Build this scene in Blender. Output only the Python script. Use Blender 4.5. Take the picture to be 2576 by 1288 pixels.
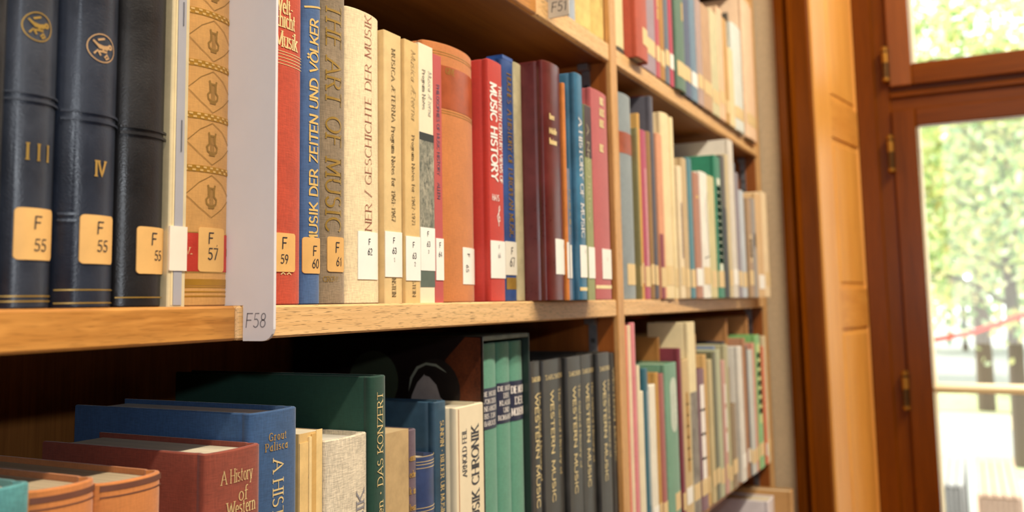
import bpy, math, random
import numpy as np
from mathutils import Matrix, Vector
random.seed(7)
for o in list(bpy.data.objects): bpy.data.objects.remove(o, do_unlink=True)
SC = bpy.context.scene
COL = SC.collection

# ------------------------------------------------------------------ camera
# X runs along the shelves, Y into them (0 = front edge of the boards), Z up (0 = lens height)
F, CX, CY = 2243.8, 1288.0, 532.6
YAW, PITCH, ROLL = [math.radians(a) for a in (26.892, 5.838, -1.073)]
CAM = np.array([0.0, -0.42, 0.0])
_f = np.array([math.cos(YAW)*math.cos(PITCH), math.sin(YAW)*math.cos(PITCH), math.sin(PITCH)])
_r = np.array([math.sin(YAW), -math.cos(YAW), 0.0]); _u = np.cross(_r, _f)
RT = math.cos(ROLL)*_r + math.sin(ROLL)*_u
UP = -math.sin(ROLL)*_r + math.cos(ROLL)*_u
cd = bpy.data.cameras.new('camera')
cam = bpy.data.objects.new('camera', cd); COL.objects.link(cam)
cam.matrix_world = Matrix(((RT[0], UP[0], -_f[0], CAM[0]), (RT[1], UP[1], -_f[1], CAM[1]), (RT[2], UP[2], -_f[2], CAM[2]), (0, 0, 0, 1)))
cd.sensor_fit = 'HORIZONTAL'; cd.sensor_width = 36.0; cd.lens = 36.0*F/2576.0
cd.shift_y = (CY-644.0)/2576.0
cd.clip_start = 0.02; cd.clip_end = 400
cd.dof.use_dof = True; cd.dof.focus_distance = 0.66; cd.dof.aperture_fstop = 6.4
SC.camera = cam
SC.cycles.max_bounces = 5; SC.cycles.diffuse_bounces = 3; SC.cycles.glossy_bounces = 2; SC.cycles.transmission_bounces = 2; SC.cycles.transparent_max_bounces = 6
SC.view_settings.view_transform = 'Standard'; SC.view_settings.look = 'None'
SC.view_settings.gamma = 1.0; SC.view_settings.exposure = 0.0; SC.view_settings.use_curve_mapping = False

# ------------------------------------------------------------------ light
W = bpy.data.worlds.new('sky'); SC.world = W; W.use_nodes = True
bg = W.node_tree.nodes['Background']
bg.inputs[0].default_value = (0.97, 0.98, 1.0, 1); bg.inputs[1].default_value = 3.1
# low sun over the garden, behind the shelf wall: it backlights the trees outside
SUN_DIR = Vector((-0.45, -0.80, -0.75)).normalized()
sl = bpy.data.lights.new('sun', 'SUN'); sl.energy = 5.0; sl.angle = math.radians(0.6); sl.color = (1.0, 0.95, 0.85)
sun = bpy.data.objects.new('sun', sl); COL.objects.link(sun)
sun.rotation_euler = SUN_DIR.to_track_quat('-Z', 'Y').to_euler(); sun.location = (20, 10, 20)
# row of fluorescent tubes on the ceiling, parallel to the shelves
tl = bpy.data.lights.new('ceiling_tubes', 'AREA'); tl.shape = 'RECTANGLE'; tl.size = 2.7; tl.size_y = 0.07; tl.energy = 85; tl.color = (1.0, 0.88, 0.70)
tube_lamp = bpy.data.objects.new('ceiling_tubes', tl); COL.objects.link(tube_lamp)
tube_lamp.location = (0.68, -1.24, 1.72); tube_lamp.rotation_euler = (math.radians(32), 0, 0)
# the camera's own flash, a hand's breadth above the lens
fl_ = bpy.data.lights.new('camera_flash', 'POINT'); fl_.energy = 4.2; fl_.shadow_soft_size = 0.008; fl_.color = (0.88, 0.94, 1.0)
flash = bpy.data.objects.new('camera_flash', fl_); COL.objects.link(flash); flash.location = (CAM[0], CAM[1], CAM[2]+0.085)
def portal(name, loc, rot, sx, sy):
    l = bpy.data.lights.new(name, 'AREA'); l.shape = 'RECTANGLE'; l.size = sx; l.size_y = sy; l.cycles.is_portal = True
    o = bpy.data.objects.new(name, l); COL.objects.link(o); o.location = loc; o.rotation_euler = rot
# windows of the room through which the sky comes in
portal('window_light_end', (2.75, -0.74, 0.3), (0, math.radians(90), 0), 2.4, 1.4)
portal('window_light_far_left', (-3.05, -0.9, 0.5), (0, math.radians(-90), 0), 1.8, 1.2)

# ------------------------------------------------------------------ pixel helpers (2576 x 1288 frame)
def ray(px, py): return RT*((px-CX)/F) - UP*((py-CY)/F) + _f
def atY(px, py, y=0.0):
    v = ray(px, py); return CAM + v*((y-CAM[1])/v[1])
def atX(px, py, x):
    v = ray(px, py); return CAM + v*((x-CAM[0])/v[0])
def proj(p):
    q = np.array(p)-CAM; d = q@_f; return CX+F*(q@RT)/d, CY-F*(q@UP)/d
def atZ(px, py, z):
    v = ray(px, py); return CAM + v*((z-CAM[2])/v[2])

# ------------------------------------------------------------------ materials
def lin(c):
    if isinstance(c, str):
        c = c.lstrip('#'); c = [int(c[i:i+2], 16)/255 for i in (0, 2, 4)]
    return tuple((x/12.92 if x <= 0.04045 else ((x+0.055)/1.055)**2.4) for x in c)
_M = {}
def newmat(name):
    m = bpy.data.materials.new(name); m.use_nodes = True
    nt = m.node_tree; return m, nt, nt.nodes['Principled BSDF']
def node(nt, t, **k):
    n = nt.nodes.new(t)
    for a, b in k.items(): setattr(n, a, b)
    return n
def coords(nt, scale, which='Object'):
    tc = node(nt, 'ShaderNodeTexCoord'); mp = node(nt, 'ShaderNodeMapping')
    mp.inputs['Scale'].default_value = scale
    nt.links.new(tc.outputs[which], mp.inputs[0]); return mp.outputs[0]
def noise(nt, vec, scale, detail=3, rough=0.55):
    n = node(nt, 'ShaderNodeTexNoise'); n.inputs['Scale'].default_value = scale
    n.inputs['Detail'].default_value = detail; n.inputs['Roughness'].default_value = rough
    nt.links.new(vec, n.inputs['Vector']); return n.outputs['Fac']
def ramp(nt, fac, stops):
    r = node(nt, 'ShaderNodeValToRGB'); e = r.color_ramp.elements
    while len(e) < len(stops): e.new(0.5)
    for i, (p, c) in enumerate(stops):
        e[i].position = p; e[i].color = (*c[:3], 1) if len(c) >= 3 else (c[0],)*3+(1,)
    nt.links.new(fac, r.inputs[0]); return r.outputs[0]
def mixc(nt, fac, a, b, mode='MIX'):
    n = node(nt, 'ShaderNodeMix', data_type='RGBA', blend_type=mode)
    for s, v in ((n.inputs[0], fac), (n.inputs[6], a), (n.inputs[7], b)):
        if hasattr(v, 'links'): nt.links.new(v, s)
        elif isinstance(v, (int, float)): s.default_value = v
        else: s.default_value = (*v[:3], 1)
    return n.outputs[2]
def bump(nt, b, h, strength, dist):
    n = node(nt, 'ShaderNodeBump'); n.inputs['Strength'].default_value = strength; n.inputs['Distance'].default_value = dist
    nt.links.new(h, n.inputs['Height']); nt.links.new(n.outputs[0], b.inputs['Normal'])
def sc(c, k): return tuple(min(1, x*k) for x in c)

def cloth(c, rough=0.85, weave=1.0, var=0.22):
    key = ('cloth', c, rough, weave, var)
    if key in _M: return _M[key]
    c_ = lin(c) if isinstance(c, str) else c
    m, nt, b = newmat('book cloth'); vec = coords(nt, (1, 1, 1))
    n1 = noise(nt, vec, 45, 4); n2 = noise(nt, coords(nt, (900, 900, 160)), 1, 2); n3 = noise(nt, coords(nt, (160, 160, 1100)), 1, 2)
    thr = node(nt, 'ShaderNodeMath', operation='ADD'); nt.links.new(n2, thr.inputs[0]); nt.links.new(n3, thr.inputs[1])
    col = ramp(nt, n1, [(0.3, sc(c_, 1-var)), (0.7, sc(c_, 1+var*0.6))])
    th = node(nt, 'ShaderNodeMapRange'); nt.links.new(thr.outputs[0], th.inputs[0])
    th.inputs[1].default_value = 0.75; th.inputs[2].default_value = 1.25
    th.inputs[3].default_value = 1-0.16*weave; th.inputs[4].default_value = 1+0.12*weave
    mul = node(nt, 'ShaderNodeVectorMath', operation='SCALE'); nt.links.new(col, mul.inputs[0]); nt.links.new(th.outputs[0], mul.inputs['Scale'])
    nt.links.new(mul.outputs[0], b.inputs['Base Color']); b.inputs['Roughness'].default_value = rough
    b.inputs['Specular IOR Level'].default_value = 0.35; b.inputs['Sheen Weight'].default_value = 0.22; b.inputs['Sheen Roughness'].default_value = 0.45
    bump(nt, b, thr.outputs[0], 0.35*weave, 0.0004)
    _M[key] = m; return m
def leather(c, rough=0.38, grain=1.0, spec=0.5):
    key = ('leather', c, rough, grain)
    if key in _M: return _M[key]
    c_ = lin(c) if isinstance(c, str) else c
    m, nt, b = newmat('book leather'); vec = coords(nt, (1, 1, 1))
    n1 = noise(nt, vec, 30, 5, 0.65); n2 = noise(nt, vec, 900, 2)
    nt.links.new(ramp(nt, n1, [(0.3, sc(c_, 0.7)), (0.72, sc(c_, 1.35))]), b.inputs['Base Color'])
    rr = ramp(nt, n1, [(0.3, (rough*0.85,)*3), (0.7, (rough*1.25,)*3)]); nt.links.new(rr, b.inputs['Roughness'])
    b.inputs['Specular IOR Level'].default_value = spec
    bump(nt, b, n2, 0.25*grain, 0.0006)
    _M[key] = m; return m
def paper(c, rough=0.7, stain=0.12, spec=0.3):
    key = ('paper', c, rough, stain)
    if key in _M: return _M[key]
    c_ = lin(c) if isinstance(c, str) else c
    m, nt, b = newmat('paper'); n1 = noise(nt, coords(nt, (1, 1, 1)), 38, 5, 0.65)
    nt.links.new(ramp(nt, n1, [(0.32, sc(c_, 1-stain*1.3)), (0.62, c_)]), b.inputs['Base Color'])
    b.inputs['Roughness'].default_value = rough; b.inputs['Specular IOR Level'].default_value = spec
    _M[key] = m; return m
def pages(c):
    key = ('pages', c)
    if key in _M: return _M[key]
    c_ = lin(c)
    m, nt, b = newmat('page edges'); n1 = noise(nt, coords(nt, (2600, 6, 6)), 1, 2)
    nt.links.new(ramp(nt, n1, [(0.3, sc(c_, 0.62)), (0.6, c_)]), b.inputs['Base Color'])
    b.inputs['Roughness'].default_value = 0.9; bump(nt, b, n1, 0.4, 0.0004)
    _M[key] = m; return m
def plain(c, rough=0.5, metal=0.0, spec=0.5):
    key = ('plain', c, rough, metal)
    if key in _M: return _M[key]
    c_ = lin(c) if isinstance(c, str) else c
    m, nt, b = newmat('plain'); n1 = noise(nt, coords(nt, (1, 1, 1)), 120, 3)
    nt.links.new(ramp(nt, n1, [(0.3, sc(c_, 0.9)), (0.7, sc(c_, 1.06))]), b.inputs['Base Color'])
    b.inputs['Roughness'].default_value = rough; b.inputs['Metallic'].default_value = metal; b.inputs['Specular IOR Level'].default_value = spec
    _M[key] = m; return m
def wood(c1, c2, axis, rough=0.45, pore=0.0, fleck=0.0, scale=1.0, spec=0.4):
    key = ('wood', c1, c2, axis, rough, pore, fleck, scale)
    if key in _M: return _M[key]
    a, b_ = lin(c1), lin(c2)
    m, nt, b = newmat('wood')
    def sv(lo, hi): return tuple((lo if i == axis else hi)*scale for i in range(3))
    n1 = noise(nt, coords(nt, sv(3.0, 55)), 1, 5, 0.6); n2 = noise(nt, coords(nt, sv(14, 420)), 1, 3, 0.6)
    col = ramp(nt, n1, [(0.3, b_), (0.68, a)])
    col = mixc(nt, 0.35, col, ramp(nt, n2, [(0.3, sc(b_, 0.8)), (0.65, sc(a, 1.1))]))
    if pore:
        n3 = noise(nt, coords(nt, sv(85, 1700)), 1, 1, 0.5)
        p = ramp(nt, n3, [(0.60, (0, 0, 0)), (0.68, (pore,)*3)])
        col = mixc(nt, p, col, sc(b_, 0.28))
    if fleck:
        v = coords(nt, tuple((26 if i == axis else 150)*scale for i in range(3)))
        n4 = noise(nt, v, 1, 2, 0.5)
        col = mixc(nt, ramp(nt, n4, [(0.54, (0, 0, 0)), (0.66, (fleck,)*3)]), col, sc(a, 1.35))
    nt.links.new(col, b.inputs['Base Color']); b.inputs['Roughness'].default_value = rough
    b.inputs['Specular IOR Level'].default_value = spec
    bump(nt, b, n2, 0.12, 0.0006)
    _M[key] = m; return m

GOLD = plain('#d9b060', 0.32, 0.55); GOLDDARK = plain('#a8873f', 0.4, 0.35); GOLDPALE = plain('#f0d79a', 0.35, 0.3)
INK = plain('#20202c', 0.7); PENCIL = plain('#77747a', 0.8); WHITEINK = plain('#fbf4ee', 0.6); PRINT = plain('#3a3a40', 0.8)
TANLABEL = paper('#e3b26c', 0.6, 0.10); WHITELABEL = paper('#f8f6ee', 0.55, 0.03)

# ------------------------------------------------------------------ mesh helpers
class MB:
    def __init__(s): s.v = []; s.f = []
    def add(s, verts, faces):
        o = len(s.v); s.v += [tuple(p) for p in verts]; s.f += [tuple(i+o for i in f) for f in faces]
    def box(s, a, b, bev=0.0):
        x0, y0, z0 = a; x1, y1, z1 = b
        if bev <= 0:
            s.add([(x0,y0,z0),(x1,y0,z0),(x1,y1,z0),(x0,y1,z0),(x0,y0,z1),(x1,y0,z1),(x1,y1,z1),(x0,y1,z1)],
                  [(3,2,1,0),(4,5,6,7),(0,1,5,4),(1,2,6,5),(2,3,7,6),(3,0,4,7)]); return
        e = bev; vs = []
        for (cx, sx) in ((x0, 1), (x1, -1)):
            for (cy, sy) in ((y0, 1), (y1, -1)):
                for (cz, sz) in ((z0, 1), (z1, -1)):
                    vs += [(cx, cy+sy*e, cz+sz*e), (cx+sx*e, cy, cz+sz*e), (cx+sx*e, cy+sy*e, cz)]
        def I(i, j, k, a): return (i*4+j*2+k)*3+a
        fs = []
        for i in (0, 1): fs.append([I(i,0,0,0), I(i,0,1,0), I(i,1,1,0), I(i,1,0,0)][::1 if i == 0 else -1])
        for j in (0, 1): fs.append([I(0,j,0,1), I(1,j,0,1), I(1,j,1,1), I(0,j,1,1)][::1 if j == 0 else -1])
        for k in (0, 1): fs.append([I(0,0,k,2), I(0,1,k,2), I(1,1,k,2), I(1,0,k,2)][::1 if k == 0 else -1])
        for i in (0, 1):
            for j in (0, 1): fs.append([I(i,j,0,0), I(i,j,0,1), I(i,j,1,1), I(i,j,1,0)])
            for k in (0, 1): fs.append([I(i,0,k,0), I(i,0,k,2), I(i,1,k,2), I(i,1,k,0)])
        for j in (0, 1):
            for k in (0, 1): fs.append([I(0,j,k,1), I(0,j,k,2), I(1,j,k,2), I(1,j,k,1)])
        for i in (0, 1):
            for j in (0, 1):
                for k in (0, 1): fs.append([I(i,j,k,0), I(i,j,k,1), I(i,j,k,2)])
        s.add(vs, fs)
    def prism(s, pts, z0, z1, axis=2):
        # polygon pts (2D) extruded along axis
        n = len(pts)
        def P(p, z): return (p[0], p[1], z) if axis == 2 else ((z, p[0], p[1]) if axis == 0 else (p[0], z, p[1]))
        s.add([P(p, z0) for p in pts]+[P(p, z1) for p in pts],
              [tuple(range(n))[::-1], tuple(range(n, 2*n))]+[(i, (i+1) % n, n+(i+1) % n, n+i) for i in range(n)])
    def tube(s, pts, r, n=10):
        pts = [np.array(p, float) for p in pts]; rs = r if isinstance(r, (list, tuple)) else [r]*len(pts)
        rings = []
        for i, p in enumerate(pts):
            d = pts[min(i+1, len(pts)-1)]-pts[max(i-1, 0)]; d /= np.linalg.norm(d)
            a = np.cross(d, (0, 0, 1.0)); a = a if np.linalg.norm(a) > 0.05 else np.cross(d, (1.0, 0, 0)); a /= np.linalg.norm(a); b = np.cross(d, a)
            rings.append([p+rs[i]*(math.cos(t)*a+math.sin(t)*b) for t in [2*math.pi*k/n for k in range(n)]])
        vs = [q for rg in rings for q in rg]; fs = []
        for i in range(len(pts)-1):
            for k in range(n): fs.append((i*n+k, i*n+(k+1) % n, (i+1)*n+(k+1) % n, (i+1)*n+k))
        fs += [tuple(range(n))[::-1], tuple((len(pts)-1)*n+k for k in range(n))]
        s.add(vs, fs)
    def build(s, name, mat, parent=None, origin=(0, 0, 0), smooth=None):
        me = bpy.data.meshes.new(name)
        ox, oy, oz = origin
        me.from_pydata([(x-ox, y-oy, z-oz) for x, y, z in s.v], [], s.f); me.update()
        import bmesh as _b
        bm = _b.new(); bm.from_mesh(me); _b.ops.recalc_face_normals(bm, faces=bm.faces) if len(s.f) < 60000 else None
        bm.to_mesh(me); bm.free()
        if smooth:
            me.polygons.foreach_set('use_smooth', [True]*len(me.polygons)); me.set_sharp_from_angle(angle=math.radians(smooth))
        if mat: me.materials.append(mat)
        o = bpy.data.objects.new(name, me); COL.objects.link(o)
        if parent: o.parent = parent
        else: o.location = origin
        return o
def empty(name, loc):
    o = bpy.data.objects.new(name, None); COL.objects.link(o); o.location = loc; o.empty_display_size = 0.02; return o
def tag(o, label=None, cat=None, group=None, kind=None):
    if label: o['label'] = label
    if cat: o['category'] = cat
    if group: o['group'] = group
    if kind: o['kind'] = kind
    return o

# ------------------------------------------------------------------ stroke lettering
def arc(cx, cy, rx, ry, a0, a1, n=9):
    return [(cx+rx*math.cos(math.radians(a0+(a1-a0)*i/n)), cy+ry*math.sin(math.radians(a0+(a1-a0)*i/n))) for i in range(n+1)]
X = 0.66
G = {
 'A': (.82, [[(0,0),(.41,1),(.82,0)],[(.15,.36),(.67,.36)]]),
 'B': (.66, [[(.05,0),(.05,1)],[(.05,1),(.3,1)]+arc(.3,.76,.26,.24,90,-90)+[(.05,.52)],[(.05,.52),(.32,.52)]+arc(.32,.26,.3,.26,90,-90)+[(.05,0)]]),
 'C': (.76, [arc(.42,.5,.4,.5,45,315,14)]),
 'D': (.78, [[(.05,0),(.05,1)],[(.05,1),(.3,1)]+arc(.3,.5,.44,.5,90,-90,12)+[(.05,0)]]),
 'E': (.6, [[(.05,0),(.05,1)],[(.05,1),(.56,1)],[(.05,.52),(.48,.52)],[(.05,0),(.58,0)]]),
 'F': (.58, [[(.05,0),(.05,1)],[(.05,1),(.55,1)],[(.05,.52),(.46,.52)]]),
 'G': (.8, [arc(.42,.5,.4,.5,45,320,14),[(.5,.42),(.74,.42),(.74,.08)]]),
 'H': (.76, [[(.06,0),(.06,1)],[(.7,0),(.7,1)],[(.06,.52),(.7,.52)]]),
 'I': (.24, [[(.12,0),(.12,1)]]),
 'J': (.4, [[(.3,1),(.3,.15)]+arc(.12,.15,.18,.17,0,-110,6)]),
 'K': (.72, [[(.06,0),(.06,1)],[(.64,1),(.08,.42)],[(.26,.58),(.7,0)]]),
 'L': (.56, [[(.06,0),(.06,1)],[(.06,0),(.54,0)]]),
 'M': (.94, [[(.06,0),(.1,1)],[(.1,1),(.47,.06),(.84,1)],[(.84,1),(.88,0)]]),
 'N': (.8, [[(.06,0),(.06,1)],[(.06,1),(.72,0)],[(.72,0),(.72,1)]]),
 'O': (.84, [arc(.42,.5,.4,.5,0,360,20)]),
 'P': (.6, [[(.05,0),(.05,1)],[(.05,1),(.3,1)]+arc(.3,.74,.26,.26,90,-90)+[(.05,.48)]]),
 'Q': (.86, [arc(.42,.5,.4,.5,0,360,20),[(.45,.25),(.82,-.12)]]),
 'R': (.68, [[(.05,0),(.05,1)],[(.05,1),(.3,1)]+arc(.3,.75,.26,.25,90,-90)+[(.05,.5)],[(.3,.5),(.66,0)]]),
 'S': (.58, [arc(.28,.75,.22,.25,40,250,9)+arc(.3,.25,.26,.25,80,-150,10)]),
 'T': (.68, [[(.34,0),(.34,1)],[(0,1),(.68,1)]]),
 'U': (.76, [[(.06,1),(.06,.3)]+arc(.38,.3,.32,.3,180,360,10)+[(.7,1)]]),
 'V': (.78, [[(0,1),(.39,0),(.78,1)]]),
 'W': (1.1, [[(0,1),(.29,0),(.55,.95),(.81,0),(1.1,1)]]),
 'X': (.74, [[(.04,1),(.7,0)],[(.04,0),(.7,1)]]),
 'Y': (.72, [[(0,1),(.36,.48),(.72,1)],[(.36,.48),(.36,0)]]),
 'Z': (.66, [[(.04,1),(.62,1),(.04,0),(.64,0)]]),
 '0': (.56, [arc(.28,.5,.24,.5,0,360,18)]),
 '1': (.4, [[(.06,.78),(.24,1),(.24,0)]]),
 '2': (.54, [arc(.26,.74,.22,.26,160,-40,9)+[(.04,0),(.52,0)]]),
 '3': (.52, [arc(.24,.76,.2,.24,150,-80,9),arc(.24,.27,.23,.27,80,-150,9)]),
 '4': (.56, [[(.4,0),(.4,1),(.04,.32),(.54,.32)]]),
 '5': (.52, [[(.46,1),(.12,1),(.08,.56)]+arc(.24,.3,.24,.3,110,-140,10)]),
 '6': (.54, [[(.42,1),(.12,.55)]+arc(.27,.28,.22,.28,160,-200,14)]),
 '7': (.52, [[(.04,1),(.5,1),(.2,0)]]),
 '8': (.54, [arc(.27,.76,.19,.24,-90,270,14),arc(.27,.27,.23,.26,90,450,14)]),
 '9': (.54, [arc(.27,.72,.22,.28,-20,340,14)+[(.46,.5),(.24,0)]]),
 '-': (.4, [[(.06,.36),(.34,.36)]]), '/': (.5, [[(.04,-.05),(.46,1.05)]]), '.': (.22, [[(.08,.02),(.14,.08)]]),
 ',': (.2, [[(.12,.1),(.05,-.15)]]), "'": (.2, [[(.1,1),(.08,.78)]]), ' ': (.36, []), '*': (.3, [arc(.15,.45,.06,.07,0,360,6)]),
 'a': (.52, [arc(.23,.28,.21,.28,20,380,12),[(.44,X),(.44,0)]]),
 'b': (.54, [[(.06,1.05),(.06,0)],arc(.28,.32,.22,.32,180,-180,12)]),
 'c': (.46, [arc(.26,.32,.22,.33,50,310,10)]),
 'd': (.54, [arc(.26,.32,.22,.32,0,360,12),[(.48,1.05),(.48,0)]]),
 'e': (.5, [[(.06,.36),(.46,.36)]+arc(.26,.33,.21,.33,8,310,12)]),
 'f': (.36, [arc(.26,.85,.14,.2,60,180,5)+[(.12,0)],[(0,X),(.32,X)]]),
 'g': (.52, [arc(.25,.34,.2,.3,0,360,12),[(.45,X),(.45,-.15)]+arc(.25,-.15,.2,.18,0,-160,7)]),
 'h': (.54, [[(.06,1.05),(.06,0)],arc(.27,.42,.21,.24,170,0,7)+[(.48,0)]]),
 'i': (.22, [[(.11,X),(.11,0)],[(.09,.88),(.14,.93)]]),
 'j': (.24, [[(.14,X),(.14,-.1)]+arc(0,-.1,.14,.16,0,-90,4)]),
 'k': (.5, [[(.06,1.05),(.06,0)],[(.44,X),(.08,.28)],[(.2,.4),(.48,0)]]),
 'l': (.22, [[(.11,1.05),(.11,0)]]),
 'm': (.82, [[(.06,X),(.06,0)],arc(.25,.44,.18,.22,170,0,6)+[(.43,0)],arc(.6,.44,.17,.22,170,0,6)+[(.77,0)]]),
 'n': (.54, [[(.06,X),(.06,0)],arc(.27,.42,.21,.24,170,0,7)+[(.48,0)]]),
 'o': (.54, [arc(.27,.33,.23,.33,0,360,14)]),
 'p': (.54, [[(.06,X),(.06,-.3)],arc(.28,.33,.22,.32,180,-180,12)]),
 'q': (.54, [arc(.26,.33,.22,.32,0,360,12),[(.48,X),(.48,-.3)]]),
 'r': (.4, [[(.06,X),(.06,0)],arc(.26,.4,.2,.26,170,60,5)]),
 's': (.42, [arc(.21,.49,.16,.17,40,250,7)+arc(.21,.17,.18,.17,80,-150,8)]),
 't': (.36, [[(.15,.9),(.15,.12)]+arc(.27,.12,.12,.12,180,290,4),[(0,X),(.32,X)]]),
 'u': (.54, [[(.06,X),(.06,.22)]+arc(.26,.22,.2,.22,180,350,7),[(.48,X),(.48,0)]]),
 'v': (.5, [[(0,X),(.25,0),(.5,X)]]), 'w': (.76, [[(0,X),(.2,0),(.38,.6),(.56,0),(.76,X)]]),
 'x': (.5, [[(.04,X),(.46,0)],[(.04,0),(.46,X)]]), 'y': (.5, [[(0,X),(.26,0)],[(.5,X),(.14,-.3)]]),
 'z': (.48, [[(.04,X),(.44,X),(.04,0),(.46,0)]]),
}
G['\u00d6'] = (.84, G['O'][1]+[[(.26,1.16),(.3,1.2)],[(.54,1.16),(.58,1.2)]])
G['\u00e4'] = (.52, G['a'][1]+[[(.12,.86),(.16,.9)],[(.34,.86),(.38,.9)]])
G['\u00c6'] = (1.1, [[(0,0),(.5,1),(1.05,1)],[(.2,.36),(.55,.36)],[(.55,1),(.55,0),(1.08,0)],[(.55,.52),(.95,.52)]])

def text_strokes(txt, size, style='serif', weight=1.0, length=None, slant=0.0, track=0.12):
    """-> list of (polyline, widthfunc) in metres, origin at baseline start, plus total length"""
    thick, thin = {'serif': (.15, .078), 'sans': (.13, .12), 'bold': (.2, .17), 'hand': (.115, .105), 'light': (.07, .05), 'caps': (.13, .08)}[style]
    thick *= weight; thin *= weight
    pls = []; x = 0
    for ch in txt:
        adv, st = G.get(ch, G[' '])
        for s in st:
            p = [(x+a+slant*b, b) for a, b in s]; pls.append((p, None))
            if style in ('serif', 'caps') and len(s) > 1:
                for (e, q) in ((s[0], s[1]), (s[-1], s[-2])):
                    dx, dy = q[0]-e[0], q[1]-e[1]; L = math.hypot(dx, dy) or 1
                    if abs(dy)/L > 0.6 and min(abs(e[1]-k) for k in (0, 1, X, 1.05, -.3)) < 0.03:
                        h = .14; ex = x+e[0]+slant*e[1]; pls.append(([(ex-h, e[1]), (ex+h, e[1])], thin))
        x += adv+track
    x -= track
    kx = size if not length else length/x
    out = []
    for p, w in pls:
        q = [(a*kx, b*size) for a, b in p]; out.append((q, (w*size) if w else None))
    return out, x*kx, thick*size, thin*size
def ribbon(mb, pts, thick, thin, fn, maxseg=0.0025):
    P = []
    for a, b in zip(pts[:-1], pts[1:]):
        n = max(1, int(math.hypot(b[0]-a[0], b[1]-a[1])/maxseg))
        for i in range(min(n, 24)): P.append((a[0]+(b[0]-a[0])*i/min(n, 24), a[1]+(b[1]-a[1])*i/min(n, 24)))
    P.append(pts[-1]); n = len(P)
    if n < 2: return
    segs = []
    for i in range(n-1):
        dx, dy = P[i+1][0]-P[i][0], P[i+1][1]-P[i][1]; L = math.hypot(dx, dy) or 1e-9; segs.append((dx/L, dy/L))
    vs = []
    for i in range(n):
        a = segs[max(i-1, 0)]; b = segs[min(i, n-2)]
        nx, ny = -(a[1]+b[1]), a[0]+b[0]; L = math.hypot(nx, ny)
        if L < 0.5: nx, ny, L = -b[1], b[0], 1
        nx, ny = nx/L, ny/L
        d = b; w = thin+(thick-thin)*abs(d[1])
        ex = 0
        if i == 0: ex = -thin*0.4
        if i == n-1: ex = thin*0.4
        px, py = P[i][0]+d[0]*ex, P[i][1]+d[1]*ex
        vs += [fn(px+nx*w/2, py+ny*w/2), fn(px-nx*w/2, py-ny*w/2)]
    mb.add(vs, [(2*i, 2*i+1, 2*i+3, 2*i+2) for i in range(n-1)])

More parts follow.
